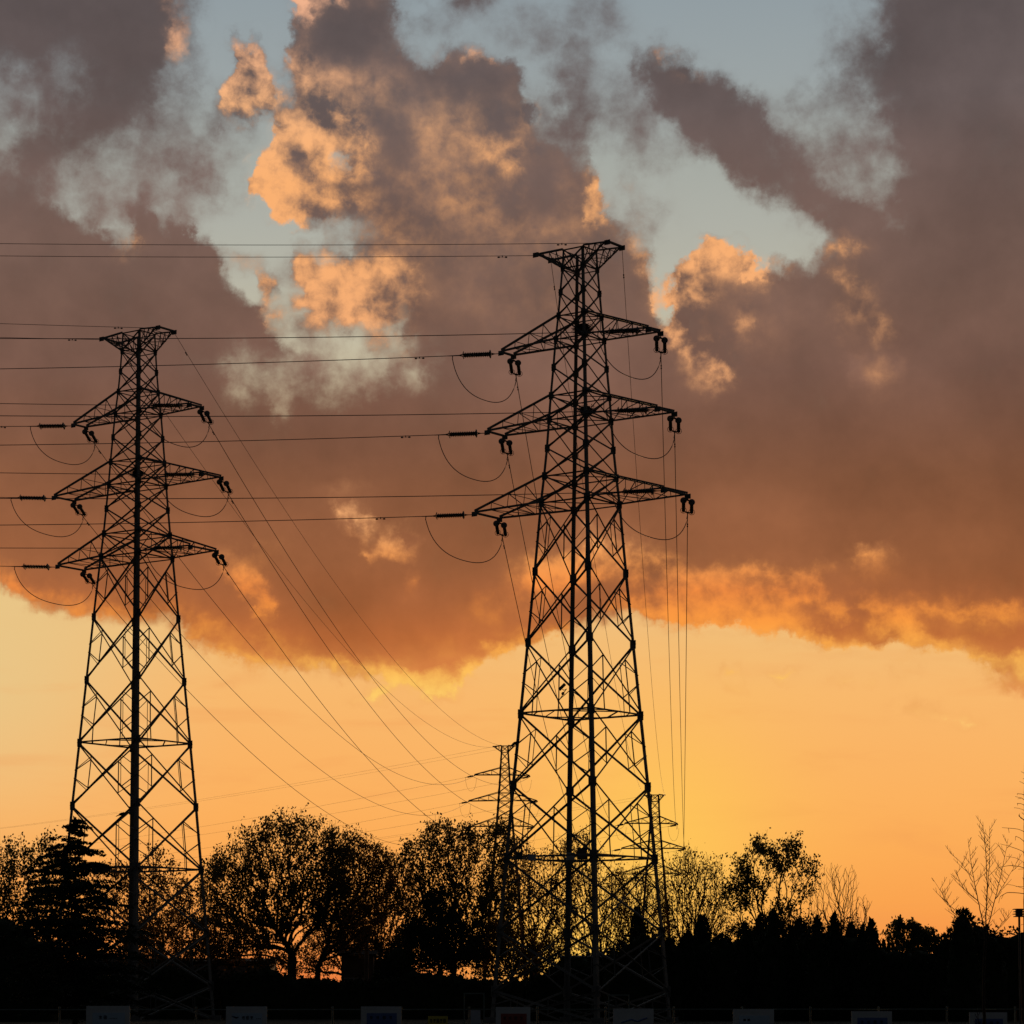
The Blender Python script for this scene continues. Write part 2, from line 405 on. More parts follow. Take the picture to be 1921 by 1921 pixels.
# away from the sunset the dusk sky is dim; the physical sky lights the rest of the dome
nishita = node('ShaderNodeTexSky', sky_type='NISHITA', sun_disc=False)
nishita.sun_elevation = SUN_EL
nishita.sun_rotation = SUN_AZ
dim = sstep(dY, .05, .86, .0, 1.0)
dim = math_('MULTIPLY', dim, math_('SUBTRACT', 1.0, math_('MULTIPLY', off_up, .4)))
dusk = mixc(1.0, nishita.outputs[0], (.030, .030, .030), 'MULTIPLY')
dusk = mixc(.75, dusk, lin((36, 39, 46)))
final = mixc(dim, dusk, skyc)
bg = node('ShaderNodeBackground')
NT.links.new(final, bg.inputs[0])
bg.inputs[1].default_value = 1.0
wo = node('ShaderNodeOutputWorld')
NT.links.new(bg.outputs[0], wo.inputs[0])
world.cycles.sampling_method = 'MANUAL'
world.cycles.sample_map_resolution = 512

# ------------------------------------------------------------------ sun, low behind the trees
sun_data = bpy.data.lights.new('sun', 'SUN')
sun_data.energy = 1.0
sun_data.angle = math.radians(.5)
sun_data.color = (1.0, .55, .25)
sun = bpy.data.objects.new('sun', sun_data)
col.objects.link(sun)
sd = Vector((math.sin(SUN_AZ) * math.cos(SUN_EL), math.cos(SUN_AZ) * math.cos(SUN_EL), math.sin(SUN_EL)))
sun.rotation_euler = sd.to_track_quat('Z', 'Y').to_euler()

# ------------------------------------------------------------------ helpers
def tag(o, label=None, cat=None, group=None, kind=None):
    if label: o['label'] = label
    if cat: o['category'] = cat
    if group: o['group'] = group
    if kind: o['kind'] = kind
    return o

def empty(name, loc):
    o = bpy.data.objects.new(name, None)
    o.empty_display_size = .3
    o.location = loc
    col.objects.link(o)
    return o

def link_mesh(name, me, mat, parent=None, loc=None):
    o = bpy.data.objects.new(name, me)
    if mat is not None and len(me.materials) == 0:
        me.materials.append(mat)
    if parent is not None:
        o.parent = parent
    if loc is not None:
        o.location = loc
    col.objects.link(o)
    return o

def array_mesh(name, verts, faces):
    """fast mesh from an (n,3) array and an (m,k) array of equal-sided faces"""
    me = bpy.data.meshes.new(name)
    verts = np.asarray(verts, np.float32)
    faces = np.asarray(faces, np.int32)
    k = faces.shape[1]
    me.vertices.add(len(verts))
    me.vertices.foreach_set('co', verts.ravel())
    me.loops.add(faces.size)
    me.loops.foreach_set('vertex_index', faces.ravel())
    me.polygons.add(len(faces))
    me.polygons.foreach_set('loop_start', np.arange(0, faces.size, k, dtype=np.int32))
    me.polygons.foreach_set('loop_total', np.full(len(faces), k, np.int32))
    me.update(calc_edges=True)
    return me

class MB:
    """collects shapes in world coordinates and links them as one mesh object"""
    def __init__(self):
        self.v, self.f = [], []

    def add(self, vs, fs):
        o = len(self.v)
        self.v.extend(tuple(p) for p in vs)
        self.f.extend(tuple(i + o for i in f) for f in fs)

    def prism(self, p0, p1, ring0, ring1):
        n = len(ring0)
        vs = [p0 + r for r in ring0] + [p1 + r for r in ring1]
        fs = [(i, (i + 1) % n, n + (i + 1) % n, n + i) for i in range(n)]
        fs += [tuple(range(n - 1, -1, -1)), tuple(range(n, 2 * n))]
        self.add(vs, fs)

    def frame(self, p0, p1, hint=None):
        d = (p1 - p0).normalized()
        h = hint if hint is not None else Vector((0, 0, 1))
        if abs(d.dot(h)) > .95: h = Vector((1, 0, 0)) if abs(d.x) < .9 else Vector((0, 1, 0))
        e1 = (h - d * h.dot(d)).normalized()
        return d, e1, d.cross(e1)

    def angle_bar(self, p0, p1, b, hint=None, e=None):
        """steel angle section of flange b"""
        p0, p1 = Vector(p0), Vector(p1)
        d, e1, e2 = self.frame(p0, p1, hint)
        if e is not None:
            e1 = (e[0] - d * e[0].dot(d)).normalized()
            e2 = (e[1] - d * e[1].dot(d)).normalized()
        t = max(.012, b * .13)
        ring = [e1 * x + e2 * y for x, y in ((0, 0), (b, 0), (b, t), (t, t), (t, b), (0, b))]
        self.prism(p0, p1, ring, ring)

    def bar(self, p0, p1, w, h=None, hint=None):
        p0, p1 = Vector(p0), Vector(p1)
        h = h or w
        d, e1, e2 = self.frame(p0, p1, hint)
        ring = [e1 * (x * h / 2) + e2 * (y * w / 2) for x, y in ((-1, -1), (1, -1), (1, 1), (-1, 1))]
        self.prism(p0, p1, ring, ring)

    def tube(self, p0, p1, r0, r1=None, n=8):
        p0, p1 = Vector(p0), Vector(p1)
        r1 = r0 if r1 is None else r1
        d, e1, e2 = self.frame(p0, p1)
        cs = [(math.cos(2 * math.pi * i / n), math.sin(2 * math.pi * i / n)) for i in range(n)]
        self.prism(p0, p1, [(e1 * c + e2 * s) * r0 for c, s in cs], [(e1 * c + e2 * s) * r1 for c, s in cs])

    def path(self, pts, r, n=5):
        pts = [Vector(p) for p in pts]
        rr = r if hasattr(r, '__len__') else [r] * len(pts)
        o, m = len(self.v), len(pts)
        for i, p in enumerate(pts):
            d = (pts[min(i + 1, m - 1)] - pts[max(i - 1, 0)]).normalized()
            h = Vector((0, 0, 1)) if abs(d.z) < .9 else Vector((0, 1, 0))
            e1 = d.cross(h).normalized(); e2 = d.cross(e1)
            for k in range(n):
                a = 2 * math.pi * k / n
                self.v.append(tuple(p + (e1 * math.cos(a) + e2 * math.sin(a)) * rr[i]))
        for i in range(m - 1):
            for k in range(n):
                self.f.append((o + i * n + k, o + i * n + (k + 1) % n, o + (i + 1) * n + (k + 1) % n, o + (i + 1) * n + k))
        self.f.append(tuple(o + k for k in range(n - 1, -1, -1)))
        self.f.append(tuple(o + (m - 1) * n + k for k in range(n)))

    def box(self, c, sx, sy, sz):
        c = Vector(c)
        vs = [c + Vector((x * sx / 2, y * sy / 2, z * sz / 2)) for x in (-1, 1) for y in (-1, 1) for z in (-1, 1)]
        self.add(vs, [(0, 1, 3, 2), (4, 6, 7, 5), (0, 4, 5, 1), (2, 3, 7, 6), (0, 2, 6, 4), (1, 5, 7, 3)])

    def plate(self, c, u, v, n, hu, hv, t):
        vs = [c + u * (a * hu) + v * (b * hv) + n * (k * t / 2) for a in (-1, 1) for b in (-1, 1) for k in (-1, 1)]
        self.add(vs, [(0, 1, 3, 2), (4, 6, 7, 5), (0, 4, 5, 1), (2, 3, 7, 6), (0, 2, 6, 4), (1, 5, 7, 3)])

    def lathe(self, prof, axis_pt, d, n=10):
        d = d.normalized()
        h = Vector((0, 0, 1)) if abs(d.z) < .9 else Vector((1, 0, 0))
        e1 = d.cross(h).normalized(); e2 = d.cross(e1)
        o = len(self.v)
        for x, r in prof:
            for k in range(n):
                a = 2 * math.pi * k / n
                self.v.append(tuple(axis_pt + d * x + (e1 * math.cos(a) + e2 * math.sin(a)) * max(r, 1e-4)))
        for i in range(len(prof) - 1):
            for k in range(n):
                self.f.append((o + i * n + k, o + i * n + (k + 1) % n, o + (i + 1) * n + (k + 1) % n, o + (i + 1) * n + k))
        self.f.append(tuple(o + k for k in range(n - 1, -1, -1)))
        self.f.append(tuple(o + (len(prof) - 1) * n + k for k in range(n)))

    def build(self, name, mat, parent=None, origin=None):
        me = bpy.data.meshes.new(name)
        org = Vector(origin) if origin is not None else Vector((0, 0, 0))
        me.from_pydata([tuple(Vector(p) - org) for p in self.v], [], self.f)
        me.update()
        return link_mesh(name, me, mat, parent, org if (parent is None and origin is not None) else None)

def copy_tree(o, parent=None):
    c = o.copy(); col.objects.link(c); c.parent = parent
    for ch in list(o.children): copy_tree(ch, c)
    return c

# ------------------------------------------------------------------ materials
def material(name, c0, c1, scale=3.0, rough=.7, metal=0.0, translucent=0.0, spec=.3, bump=0.0):
    m = bpy.data.materials.new(name)
    m.use_nodes = True
    t = m.node_tree
    p = t.nodes['Principled BSDF']
    tcn = t.nodes.new('ShaderNodeTexCoord')
    nz = t.nodes.new('ShaderNodeTexNoise')
    nz.inputs['Scale'].default_value = scale
    nz.inputs['Detail'].default_value = 6
    t.links.new(tcn.outputs['Object'], nz.inputs['Vector'])
    r = t.nodes.new('ShaderNodeValToRGB')
    r.color_ramp.elements[0].position, r.color_ramp.elements[0].color = .3, (*c0, 1)
    r.color_ramp.elements[1].position, r.color_ramp.elements[1].color = .7, (*c1, 1)
    t.links.new(nz.outputs[0], r.inputs[0])
    t.links.new(r.outputs[0], p.inputs['Base Color'])
    p.inputs['Roughness'].default_value = rough
    p.inputs['Metallic'].default_value = metal
    p.inputs['Specular IOR Level'].default_value = spec
    if bump:
        b = t.nodes.new('ShaderNodeBump')
        b.inputs['Strength'].default_value = bump
        t.links.new(nz.outputs[0], b.inputs['Height'])
        t.links.new(b.outputs[0], p.inputs['Normal'])
    if translucent:
        out = t.nodes['Material Output']
        tr = t.nodes.new('ShaderNodeBsdfTranslucent')
        t.links.new(r.outputs[0], tr.inputs[0])
        mx = t.nodes.new('ShaderNodeMixShader')
        mx.inputs[0].default_value = translucent
        t.links.new(p.outputs[0], mx.inputs[1]); t.links.new(tr.outputs[0], mx.inputs[2])
        t.links.new(mx.outputs[0], out.inputs[0])
    return m

M_STEEL = material('galvanised_steel', (.14, .137, .125), (.23, .22, .20), 1.2, .8, 0)
M_OLDSTEEL = material('weathered_steel', (.12, .11, .10), (.2, .18, .16), 1.2, .8, 0)
M_WIRE = material('stranded_wire', (.10, .10, .10), (.17, .165, .16), 6, .6, .3)
M_PORCELAIN = material('brown_porcelain', (.05, .03, .02), (.09, .055, .04), 5, .4)
M_FITTING = material('cast_fitting', (.12, .12, .12), (.2, .2, .2), 5, .6, .4)
M_BARK = material('bark', (.03, .022, .016), (.065, .05, .038), 6, .95, 0, 0, .1, .3)
M_PALEBARK = material('pale_bark', (.09, .075, .055), (.16, .13, .1), 6, .95, 0, 0, .1, .3)
M_LEAF = material('autumn_leaf', (.08, .07, .03), (.14, .105, .04), .8, .75, 0, .4, .15)
M_LEAF2 = material('rusty_leaf', (.11, .065, .028), (.18, .10, .038), .8, .75, 0, .45, .15)
M_LEAF3 = material('olive_leaf', (.065, .07, .028), (.11, .11, .042), .8, .75, 0, .35, .15)
M_NEEDLE = material('dark_needle', (.02, .03, .016), (.04, .05, .026), 1.5, .85, 0, .04, .1)
M_HEDGE = material('hedge_leaf', (.02, .026, .013), (.04, .045, .02), 1.5, .9, 0, .03, .1)
M_NEST = material('dry_sticks', (.03, .022, .016), (.06, .045, .032), 8, .95, 0, 0, .1)
M_BIRD = material('dark_feather', (.012, .012, .014), (.03, .03, .034), 9, .7)
M_GROUND = material('ground_soil_and_grass', (.022, .022, .012), (.05, .042, .024), .35, .95, 0, 0, .1, .4)
M_WALL = material('rendered_wall', (.16, .13, .11), (.24, .2, .17), 1.1, .9, 0, 0, .2, .2)
M_BRICK = material('red_brick', (.16, .06, .04), (.25, .10, .065), 2.5, .9, 0, 0, .2, .3)
M_ROOF = material('roof_tile', (.05, .04, .035), (.09, .07, .06), 2, .85)
M_GLASS = material('window_glass', (.02, .022, .025), (.03, .033, .036), 2, .15, 0, 0, .5)
M_BOARDFRAME = material('painted_board', (.52, .54, .52), (.64, .65, .63), 2, .7)
M_PANELPALE = material('pale_panel', (.42, .56, .66), (.5, .62, .72), 3, .6)
M_PANELBLUE = material('blue_panel', (.10, .16, .36), (.14, .21, .43), 3, .6)
M_PANELRED = material('red_panel', (.30, .06, .05), (.38, .09, .07), 3, .6)
M_YELLOW = material('yellow_sheet', (.52, .44, .06), (.62, .52, .09), 4, .6)
M_INK = material('dark_print', (.02, .02, .04), (.04, .04, .06), 4, .6)
M_GREYBOX = material('grey_cabinet', (.38, .40, .44), (.48, .50, .54), 3, .5)
M_DARKBOX = material('dark_cabinet', (.06, .06, .06), (.10, .10, .10), 3, .6)
M_FENCE = material('fence_paint', (.12, .15, .13), (.18, .21, .18), 4, .6)

# ------------------------------------------------------------------ the ground
gm = MB()
N = 40
xs = [-6000 + 12000 * i / N for i in range(N + 1)]
ys = [-400 + 9400 * (i / N) ** 1.6 for i in range(N + 1)]
gm.v = [(x, y, 0.0) for y in ys for x in xs]
gm.f = [(j * (N + 1) + i, j * (N + 1) + i + 1, (j + 1) * (N + 1) + i + 1, (j + 1) * (N + 1) + i) for j in range(N) for i in range(N)]
tag(gm.build('ground', M_GROUND), kind='structure')

# ------------------------------------------------------------------ lattice towers
def lerp(a, b, t): return a + (b - a) * t

class Tower:
    pass

def make_tower(cx, ybase, depth, ang, levels, arms, peak, diaph, body_top, label, far=False, steel=M_STEEL, tip_w=(1.7, 2.4, 3.4), peak_w=2.1, kb=1.0, group=None):
    """levels: (photo y, half width px) from the top down; arms: (upper level, lower level, left tip px, right tip px)"""
    T = Tower()
    X0 = lift(cx, ybase, depth).x
    ax = Vector((X0, depth, 0))
    a = math.radians(ang)
    ca, sa = math.cos(a), math.sin(a)
    dirs = [Vector((sa, -ca, 0)), Vector((ca, sa, 0)), Vector((-sa, ca, 0)), Vector((-ca, -sa, 0))]   # near, right, far, left
    Z, R = [], []
    for y, hp in levels:
        z = height(y, depth)
        s = F / (depth * CP + (z - EYE) * SP)
        Z.append(z); R.append(hp / s / max(abs(ca), abs(sa)))
    slope = (R[-1] - R[-2]) / (Z[-1] - Z[-2])
    if Z[-1] > 0:
        R.append(R[-1] - slope * Z[-1]); Z.append(0.0)
    corner = lambda c, k: ax + dirs[c] * R[k] + Vector((0, 0, Z[k]))
    nl = len(Z)
    root = empty('transmission_tower', ax)
    tag(root, label, 'pylon', group)
    T.root, T.ax, T.dirs, T.Z, T.R, T.corner = root, ax, dirs, Z, R, corner
    # legs with their gusset plates
    for c in range(4):
        m = MB()
        for k in range(nl - 1):
            f = 1 - Z[k] / Z[0]
            b = (.18 + .18 * f) * kb
            e1 = (dirs[(c + 1) % 4] - dirs[c]).normalized(); e2 = (dirs[(c - 1) % 4] - dirs[c]).normalized()
            m.angle_bar(corner(c, k + 1), corner(c, k), b, e=(e1, e2))
        if not far:
            for k in range(1, nl - 1):
                g = .20 + .15 * (1 - Z[k] / Z[0])
                for o in (1, -1):
                    u = (dirs[(c + o) % 4] - dirs[c]).normalized()
                    nrm = (dirs[(c + o) % 4] + dirs[c]).normalized()
                    m.plate(corner(c, k) + u * g * .55 - nrm * .03, u, Vector((0, 0, 1)), nrm, g, g * 1.25, .025)
        else:
            for k in range(1, nl - 1):
                m.box(corner(c, k), .24, .24, .4)
        if Z[-1] == 0:
            m.box(ax + dirs[c] * R[-1] + Vector((0, 0, .2)), 1.0, 1.0, .4)
        m.build('leg', steel, root, ax)
    # body bracing, one mesh to each of the four faces
    for c in range(4):
        m = MB()
        n2 = (c + 1) % 4
        nrm = (dirs[c] + dirs[n2]).normalized()
        off = nrm * -.02
        for k in range(nl - 1):
            A0, A1, B0, B1 = corner(c, k), corner(c, k + 1), corner(n2, k), corner(n2, k + 1)
            big = k >= body_top
            b = (.10 + .065 * (1 - Z[k] / Z[0])) * kb
            m.angle_bar(A1 + off, B0 + off, b, nrm)
            m.angle_bar(B1 - off, A0 - off, b, nrm)
            if k in (0,) or any(k in (q[0], q[1]) for q in arms) or k == 1:
                m.angle_bar(A0, B0, b * .9, nrm)
            if big and not far:
                # redundant members in the side triangles and the hangers
                w0, w1 = (B0 - A0).length, (B1 - A1).length
                t = w0 / (w0 + w1)
                X = lerp(A0, B1, t)
                rb = .07 * kb
                for P0, P1, D0, D1 in ((A0, A1, B1, B0), (B0, B1, A1, A0)):
                    Q1, Q2 = lerp(P0, X, .5), lerp(P1, X, .5)
                    Mid = lerp(P0, P1, .5)
                    for p, q in ((Q1, lerp(P0, P1, .44)), (Q2, lerp(P0, P1, .56)), (Q1, Q2)):
                        m.angle_bar(p, q, rb, nrm)
                if k + 1 in diaph:
                    for p, q in ((lerp(A1, X, .5), lerp(A1, B1, .25)), (lerp(B1, X, .5), lerp(A1, B1, .75))):
                        m.angle_bar(p, q, rb, nrm)
        m.build('face_bracing', steel, root, ax)
    # horizontal frames
    for k in diaph:
        m = MB()
        mids = []
        for c in range(4):
            A, B = corner(c, k), corner((c + 1) % 4, k)
            m.angle_bar(A, B, .14 * kb)
            mids.append(lerp(A, B, .5))
        if not far:
            for c in range(4):
                m.angle_bar(mids[c], mids[(c + 1) % 4], .09 * kb)
                m.angle_bar(lerp(corner(c, k), mids[c], .5), lerp(corner(c, k), mids[c - 1], .5), .07 * kb)
        m.build('horizontal_frame', steel, root, ax)
    # cross arms
    T.arms = []
    T.ang = a
    def solve(A_dir, edge, sign, target, z_guess, tip_w):
        L, z = 8.0, z_guess
        for _ in range(25):
            P = ax + A_dir * L + edge * (sign * tip_w / 2) + Vector((0, 0, z))
            px, py = project(P)
            s = F / (P.y * CP + (P.z - EYE) * SP)
            L += (target[0] - px) / s / A_dir.x
            z += (py - target[1]) / s
        return L, z
    def arm(ku, kl, tl, tr, name, peak_arm=False, tip_w=2.0):
        out = {}
        for side, cA, cB, tgt, sg in (('left', 3, 2, tl, 1), ('right', 0, 1, tr, -1)):
            A_dir = (dirs[cA] + dirs[cB]).normalized()
            edge = (dirs[cA] - dirs[cB]).normalized()
            L, z = solve(A_dir, edge, sg, tgt, Z[ku if peak_arm else kl], tip_w)
            c0 = ax + A_dir * L + Vector((0, 0, z))
            tA, tB = c0 + edge * tip_w / 2, c0 - edge * tip_w / 2
            up = Vector((0, 0, .12 if not peak_arm else -.12))
            ua, ub, la, lb = corner(cA, ku), corner(cB, ku), corner(cA, kl), corner(cB, kl)
            m = MB()
            h = .10 * kb
            m.bar(tA, tB, .2 * kb, .14 * kb)
            n = 4 if not far else 3
            def at(p, q, i): return lerp(p, q, i / n)
            for (P, tip) in ((0, tA), (1, tB)):
                u0, l0 = (ua, la) if P == 0 else (ub, lb)
                ut, lt = tip + up, tip
                for i in range(1, n):
                    m.angle_bar(at(u0, ut, i), at(l0, lt, i), .055 * kb)
                    m.angle_bar(at(u0, ut, i), at(l0, lt, i - 1), .06 * kb)
            for i in range(1, n):
                m.angle_bar(at(la, tA, i), at(lb, tB, i), .055 * kb)
                if i % 2: m.angle_bar(at(la, tA, i), at(lb, tB, i - 1), .06 * kb)
                else: m.angle_bar(at(lb, tB, i), at(la, tA, i - 1), .06 * kb)
            m.angle_bar(at(ua, tA + up, 2), at(ub, tB + up, 2), .055 * kb)
            if not far:
                for tip in (tA, tB):
                    m.plate(tip + Vector((0, 0, -.1)), A_dir, Vector((0, 0, 1)), edge, .28, .2, .03)
            if far:
                for p, q in ((ua, tA + up), (ub, tB + up), (la, tA), (lb, tB)):
                    m.angle_bar(p, q, .12 * kb)
            o = m.build(name, steel, root, ax)
            for p, q in () if far else ((ua, tA + up), (ub, tB + up), (la, tA), (lb, tB)):
                mc = MB(); mc.angle_bar(p, q, .15 * kb)
                mc.build('arm_chord', steel, o, ax)
            out[side] = (tA - Vector((0, 0, .15)), tB - Vector((0, 0, .15)))
        return out
    for (ku, kl, tl, tr), tw in zip(arms, tip_w):
        T.arms.append(arm(ku, kl, tl, tr, 'cross_arm', False, tw))
    T.peak = arm(peak[0], peak[1], peak[2], peak[3], 'earth_wire_arm', True, peak_w)
    # plan bracing at the arm levels
    if not far:
        for ku, kl, _, _ in arms:
            for k in (ku, kl):
                m = MB()
                m.angle_bar(corner(0, k), corner(2, k), .07); m.angle_bar(corner(1, k) + Vector((0, 0, .03)), corner(3, k) + Vector((0, 0, .03)), .07)
                m.build('plan_bracing', steel, root, ax)
    return T

D2, D1 = 219.4, 251.0
T2 = make_tower(1090, 1611, D2, 8.4,
    [(470, 32.5), (505, 35), (550, 39), (594, 43), (638, 48), (691, 52.5), (744, 57.5), (789, 61), (843, 65), (895, 70.5), (945, 76.5),
     (1074, 88.5), (1207, 102), (1341, 116), (1475, 130), (1611, 143), (1748, 156), (1860, 166)],
    [(3, 4, (940, 660), (1239, 624)), (6, 7, (914, 809), (1265, 775)), (9, 10, (890, 962), (1290, 929))],
    (0, 1, (1005, 476), (1167, 463)), (13, 15), 10,
    'tall dark lattice pylon on the right with two bird nests in its top')
T1 = make_tower(251, 1632, D1, 9.8,
    [(626, 30.5), (660, 32.5), (698, 35), (736, 38.5), (778, 43.7), (822, 47.6), (868, 51.5), (911, 54.7), (956, 58.6), (1003, 63), (1046, 68),
     (1159, 80), (1277, 92), (1395, 104), (1513, 116), (1632, 127), (1750, 138), (1850, 147)],
    [(3, 4, (137.5, 796), (378.5, 764)), (6, 7, (101, 932), (415, 896)), (9, 10, (108, 1061), (406, 1034))],
    (0, 1, (190.6, 634), (327, 621.5)), (13, 15), 10,
    'tall dark lattice pylon on the left, rising behind the pointed cedar', tip_w=(1.7, 2.7, 3.5), peak_w=2.2)
D4, D3 = 690.0, 723.0
T3 = make_tower(947, 1502, D3, 43,
    [(1399, 6.5), (1411, 7), (1428, 8), (1441, 9), (1454, 9.5), (1470, 10.5), (1487, 12), (1502, 13), (1518, 14), (1534, 15.5), (1550, 16.5), (1590, 20), (1632, 24), (1674, 28), (1716, 31), (1758, 35), (1810, 39), (1870, 44)],
    [(3, 4, (890, 1454), (994, 1457)), (6, 7, (879, 1503), (1008, 1504)), (9, 10, (884, 1551), (1002, 1552))],
    (0, 1, (925, 1400), (966, 1400)), (13, 15), 10,
    'small far pylon seen behind the left leg of the right-hand pylon', far=True, steel=M_OLDSTEEL, tip_w=(1.6, 1.6, 1.6), peak_w=1.6, kb=1.45, group='far pylons on the horizon')
T4 = make_tower(1229, 1592, D4, 43,
    [(1491, 7), (1503, 8), (1520, 8.5), (1532, 9), (1545, 10), (1560, 11), (1578, 12.5), (1592, 13.5), (1609, 15), (1625, 17), (1640, 18), (1688, 22), (1735, 26), (1782, 30), (1830, 34), (1870, 38)],
    [(3, 4, (1172, 1545), (1271, 1547)), (6, 7, (1166, 1592), (1286, 1593)), (9, 10, (1160, 1640), (1278, 1640))],
    (0, 1, (1210, 1492), (1247, 1492)), (13,), 10,
    'small far pylon seen behind the right leg of the right-hand pylon', far=True, steel=M_OLDSTEEL, tip_w=(1.6, 1.6, 1.6), peak_w=1.6, kb=1.45, group='far pylons on the horizon')

# cabinets bolted to the lower frames
def cabinet(T, px, py, w, h, d, mat, dep):
    m = MB(); c = lift(px, py, dep)
    m.box(c, w, d, h); m.box(c + Vector((0, 0, h / 2 + .02)), w * 1.08, d * 1.08, .04)
    m.build('equipment_box', mat, T.root, T.ax)
for px, py, w, h, mat in ((974, 1606, .5, .55, M_DARKBOX), (998, 1609, .62, .45, M_GREYBOX), (1070, 1607, .66, .55, M_GREYBOX),
                          (1092, 1602, .8, .85, M_DARKBOX), (1098, 1590, .35, .3, M_DARKBOX)):
    cabinet(T2, px, py, w, h, .4, mat, D2 - 3.2)
cabinet(T1, 194, 1631, 1.3, .45, .4, M_DARKBOX, D1 - 3.0)

# ------------------------------------------------------------------ insulators, jumpers, wires
def insulator_proto():
    root = empty('insulator_assembly', (0, 0, 0))
    X = Vector((1, 0, 0))
    m = MB(); m.tube(Vector((0, 0, 0)), Vector((.55, 0, 0)), .035)
    m.lathe([(0, .02), (.03, .07), (.09, .07), (.12, .02)], Vector((0, 0, 0)), X, 8); m.build('shackle_link', M_FITTING, root)
    for x0, x1, s in ((.5, .78, 1), (3.5, 3.2, 1)):
        m = MB(); vs = []
        for z in (-.02, .02):
            vs += [Vector((x0, -.06, z)), Vector((x0, .06, z)), Vector((x1, .36, z)), Vector((x1, -.36, z))]
        m.add(vs, [(0, 1, 2, 3), (7, 6, 5, 4), (0, 4, 5, 1), (1, 5, 6, 2), (2, 6, 7, 3), (3, 7, 4, 0)])
        m.build('yoke_plate', M_FITTING, root)
    for sy in (-.33, .33):
        m = MB(); prof = []
        for i in range(15):
            x = .92 + i * .148
            prof += [(x, .075), (x + .02, .085), (x + .05, .145), (x + .09, .15), (x + .10, .08)]
        prof = [(.74, .03), (.9, .03)] + prof + [(3.1, .03), (3.22, .03)]
        m.lathe(prof, Vector((0, sy, 0)), X, 10)
        st = m.build('insulator_string', M_PORCELAIN, root)
        m = MB(); m.lathe([(.80, .05), (.82, .2), (.86, .26), (.92, .27), (.95, .2), (.96, .05)], Vector((0, sy, 0)), X, 14); m.build('end_shield', M_FITTING, st)
        m = MB()
        ring = [Vector((3.05, sy + .24 * math.cos(t), .24 * math.sin(t))) for t in [2 * math.pi * i / 16 for i in range(17)]]
        m.path(ring, .022, 5); m.tube(Vector((3.05, sy, -.24)), Vector((3.18, sy, 0)), .018, n=5); m.tube(Vector((3.05, sy, .24)), Vector((3.18, sy, 0)), .018, n=5)
        m.build('grading_ring', M_FITTING, st)
    m = MB(); m.tube(Vector((3.45, 0, 0)), Vector((4.3, 0, 0)), .05, .035); m.tube(Vector((3.95, 0, 0)), Vector((4.0, 0, -.3)), .04, .03)
    m.build('dead_end_clamp', M_FITTING, root)
    return root

def far_proto():
    m = MB()
    prof = [(0, .05), (.6, .08)]
    for i in range(8): prof += [(.7 + i * .3, .12), (.8 + i * .3, .24), (.9 + i * .3, .12)]
    prof += [(3.3, .08), (4.2, .06)]
    m.lathe(prof, Vector((0, 0, 0)), Vector((1, 0, 0)), 6)
    return m.build('insulator_string', M_PORCELAIN)

PROTO, FARPROTO = insulator_proto(), far_proto()
used = {'near': False, 'far': False}
LEN = 4.1
def orient(o, p, d, roll=0.0):
    d = d.normalized()
    y = Vector((0, 0, 1)).cross(d).normalized()
    z = d.cross(y)
    y, z = y * math.cos(roll) + z * math.sin(roll), z * math.cos(roll) - y * math.sin(roll)
    from mathutils import Matrix
    o.matrix_world = Matrix(((d.x, y.x, z.x, p.x), (d.y, y.y, z.y, p.y), (d.z, y.z, z.z, p.z), (0, 0, 0, 1)))

def place_string(p, d, label, far=False, group='insulator strings at the arm tips', roll=0.0):
    k = 'far' if far else 'near'
    proto = FARPROTO if far else PROTO
    o = proto if not used[k] else copy_tree(proto)
    used[k] = True
    orient(o, p, d, roll)
    tag(o, label, 'insulator', group)
    return p + d.normalized() * LEN

def wire(name, pts, r, label, group, cat='wire'):
    m = MB(); m.path(pts, r, 5)
    org = pts[0]
    return tag(m.build(name, M_WIRE, None, org), label, cat, group)

def parabola(P, Q, sag, n=48):
    return [lerp(P, Q, i / n) - Vector((0, 0, 4 * sag * (i / n) * (1 - i / n))) for i in range(n + 1)]

def loop(P, Q, drop, n=26):
    out = []
    for i in range(n + 1):
        t = i / n
        s = (1 - math.cos(math.pi * t)) / 2
        tt = lerp(t, s, .55)
        out.append(lerp(P, Q, tt) - Vector((0, 0, drop * (1 - abs(2 * t - 1) ** 2.3))))
    return out

def damper(pts, dist, label):
    acc = 0
    for a, b in zip(pts[:-1], pts[1:]):
        l = (b - a).length
        if acc + l >= dist:
            p = lerp(a, b, (dist - acc) / l); d = (b - a).normalized(); break
        acc += l
    dn = Vector((0, 0, -.11))
    root = empty('vibration_damper', p)
    tag(root, label, 'damper', 'vibration dampers on the wires')
    m = MB(); m.box(p + dn * .4, .07, .07, .16); m.tube(p + dn - d * .32, p + dn + d * .32, .012, n=5); m.build('clamp_and_cable', M_FITTING, root, p)
    for s in (-1, 1):
        m = MB(); m.lathe([(0, .03), (.03, .062), (.16, .062), (.2, .035)], p + dn + d * (s * .3) - d * .1, d, 8); m.build('damper_weight', M_FITTING, root, p)

def left_wire(P, px0y, sagc=3.4e-4, reach=150.0):
    """from the tower to the left: level run at the depth of its tower, passing photo height px0y at the left edge"""
    edge = lift(0, px0y, P.y)
    u0 = P.x - edge.x
    mslope = (edge.z - P.z - sagc * u0 * u0) / u0
    f = lambda u: Vector((P.x - u, P.y, P.z + mslope * u + sagc * u * u))
    return f, mslope, reach

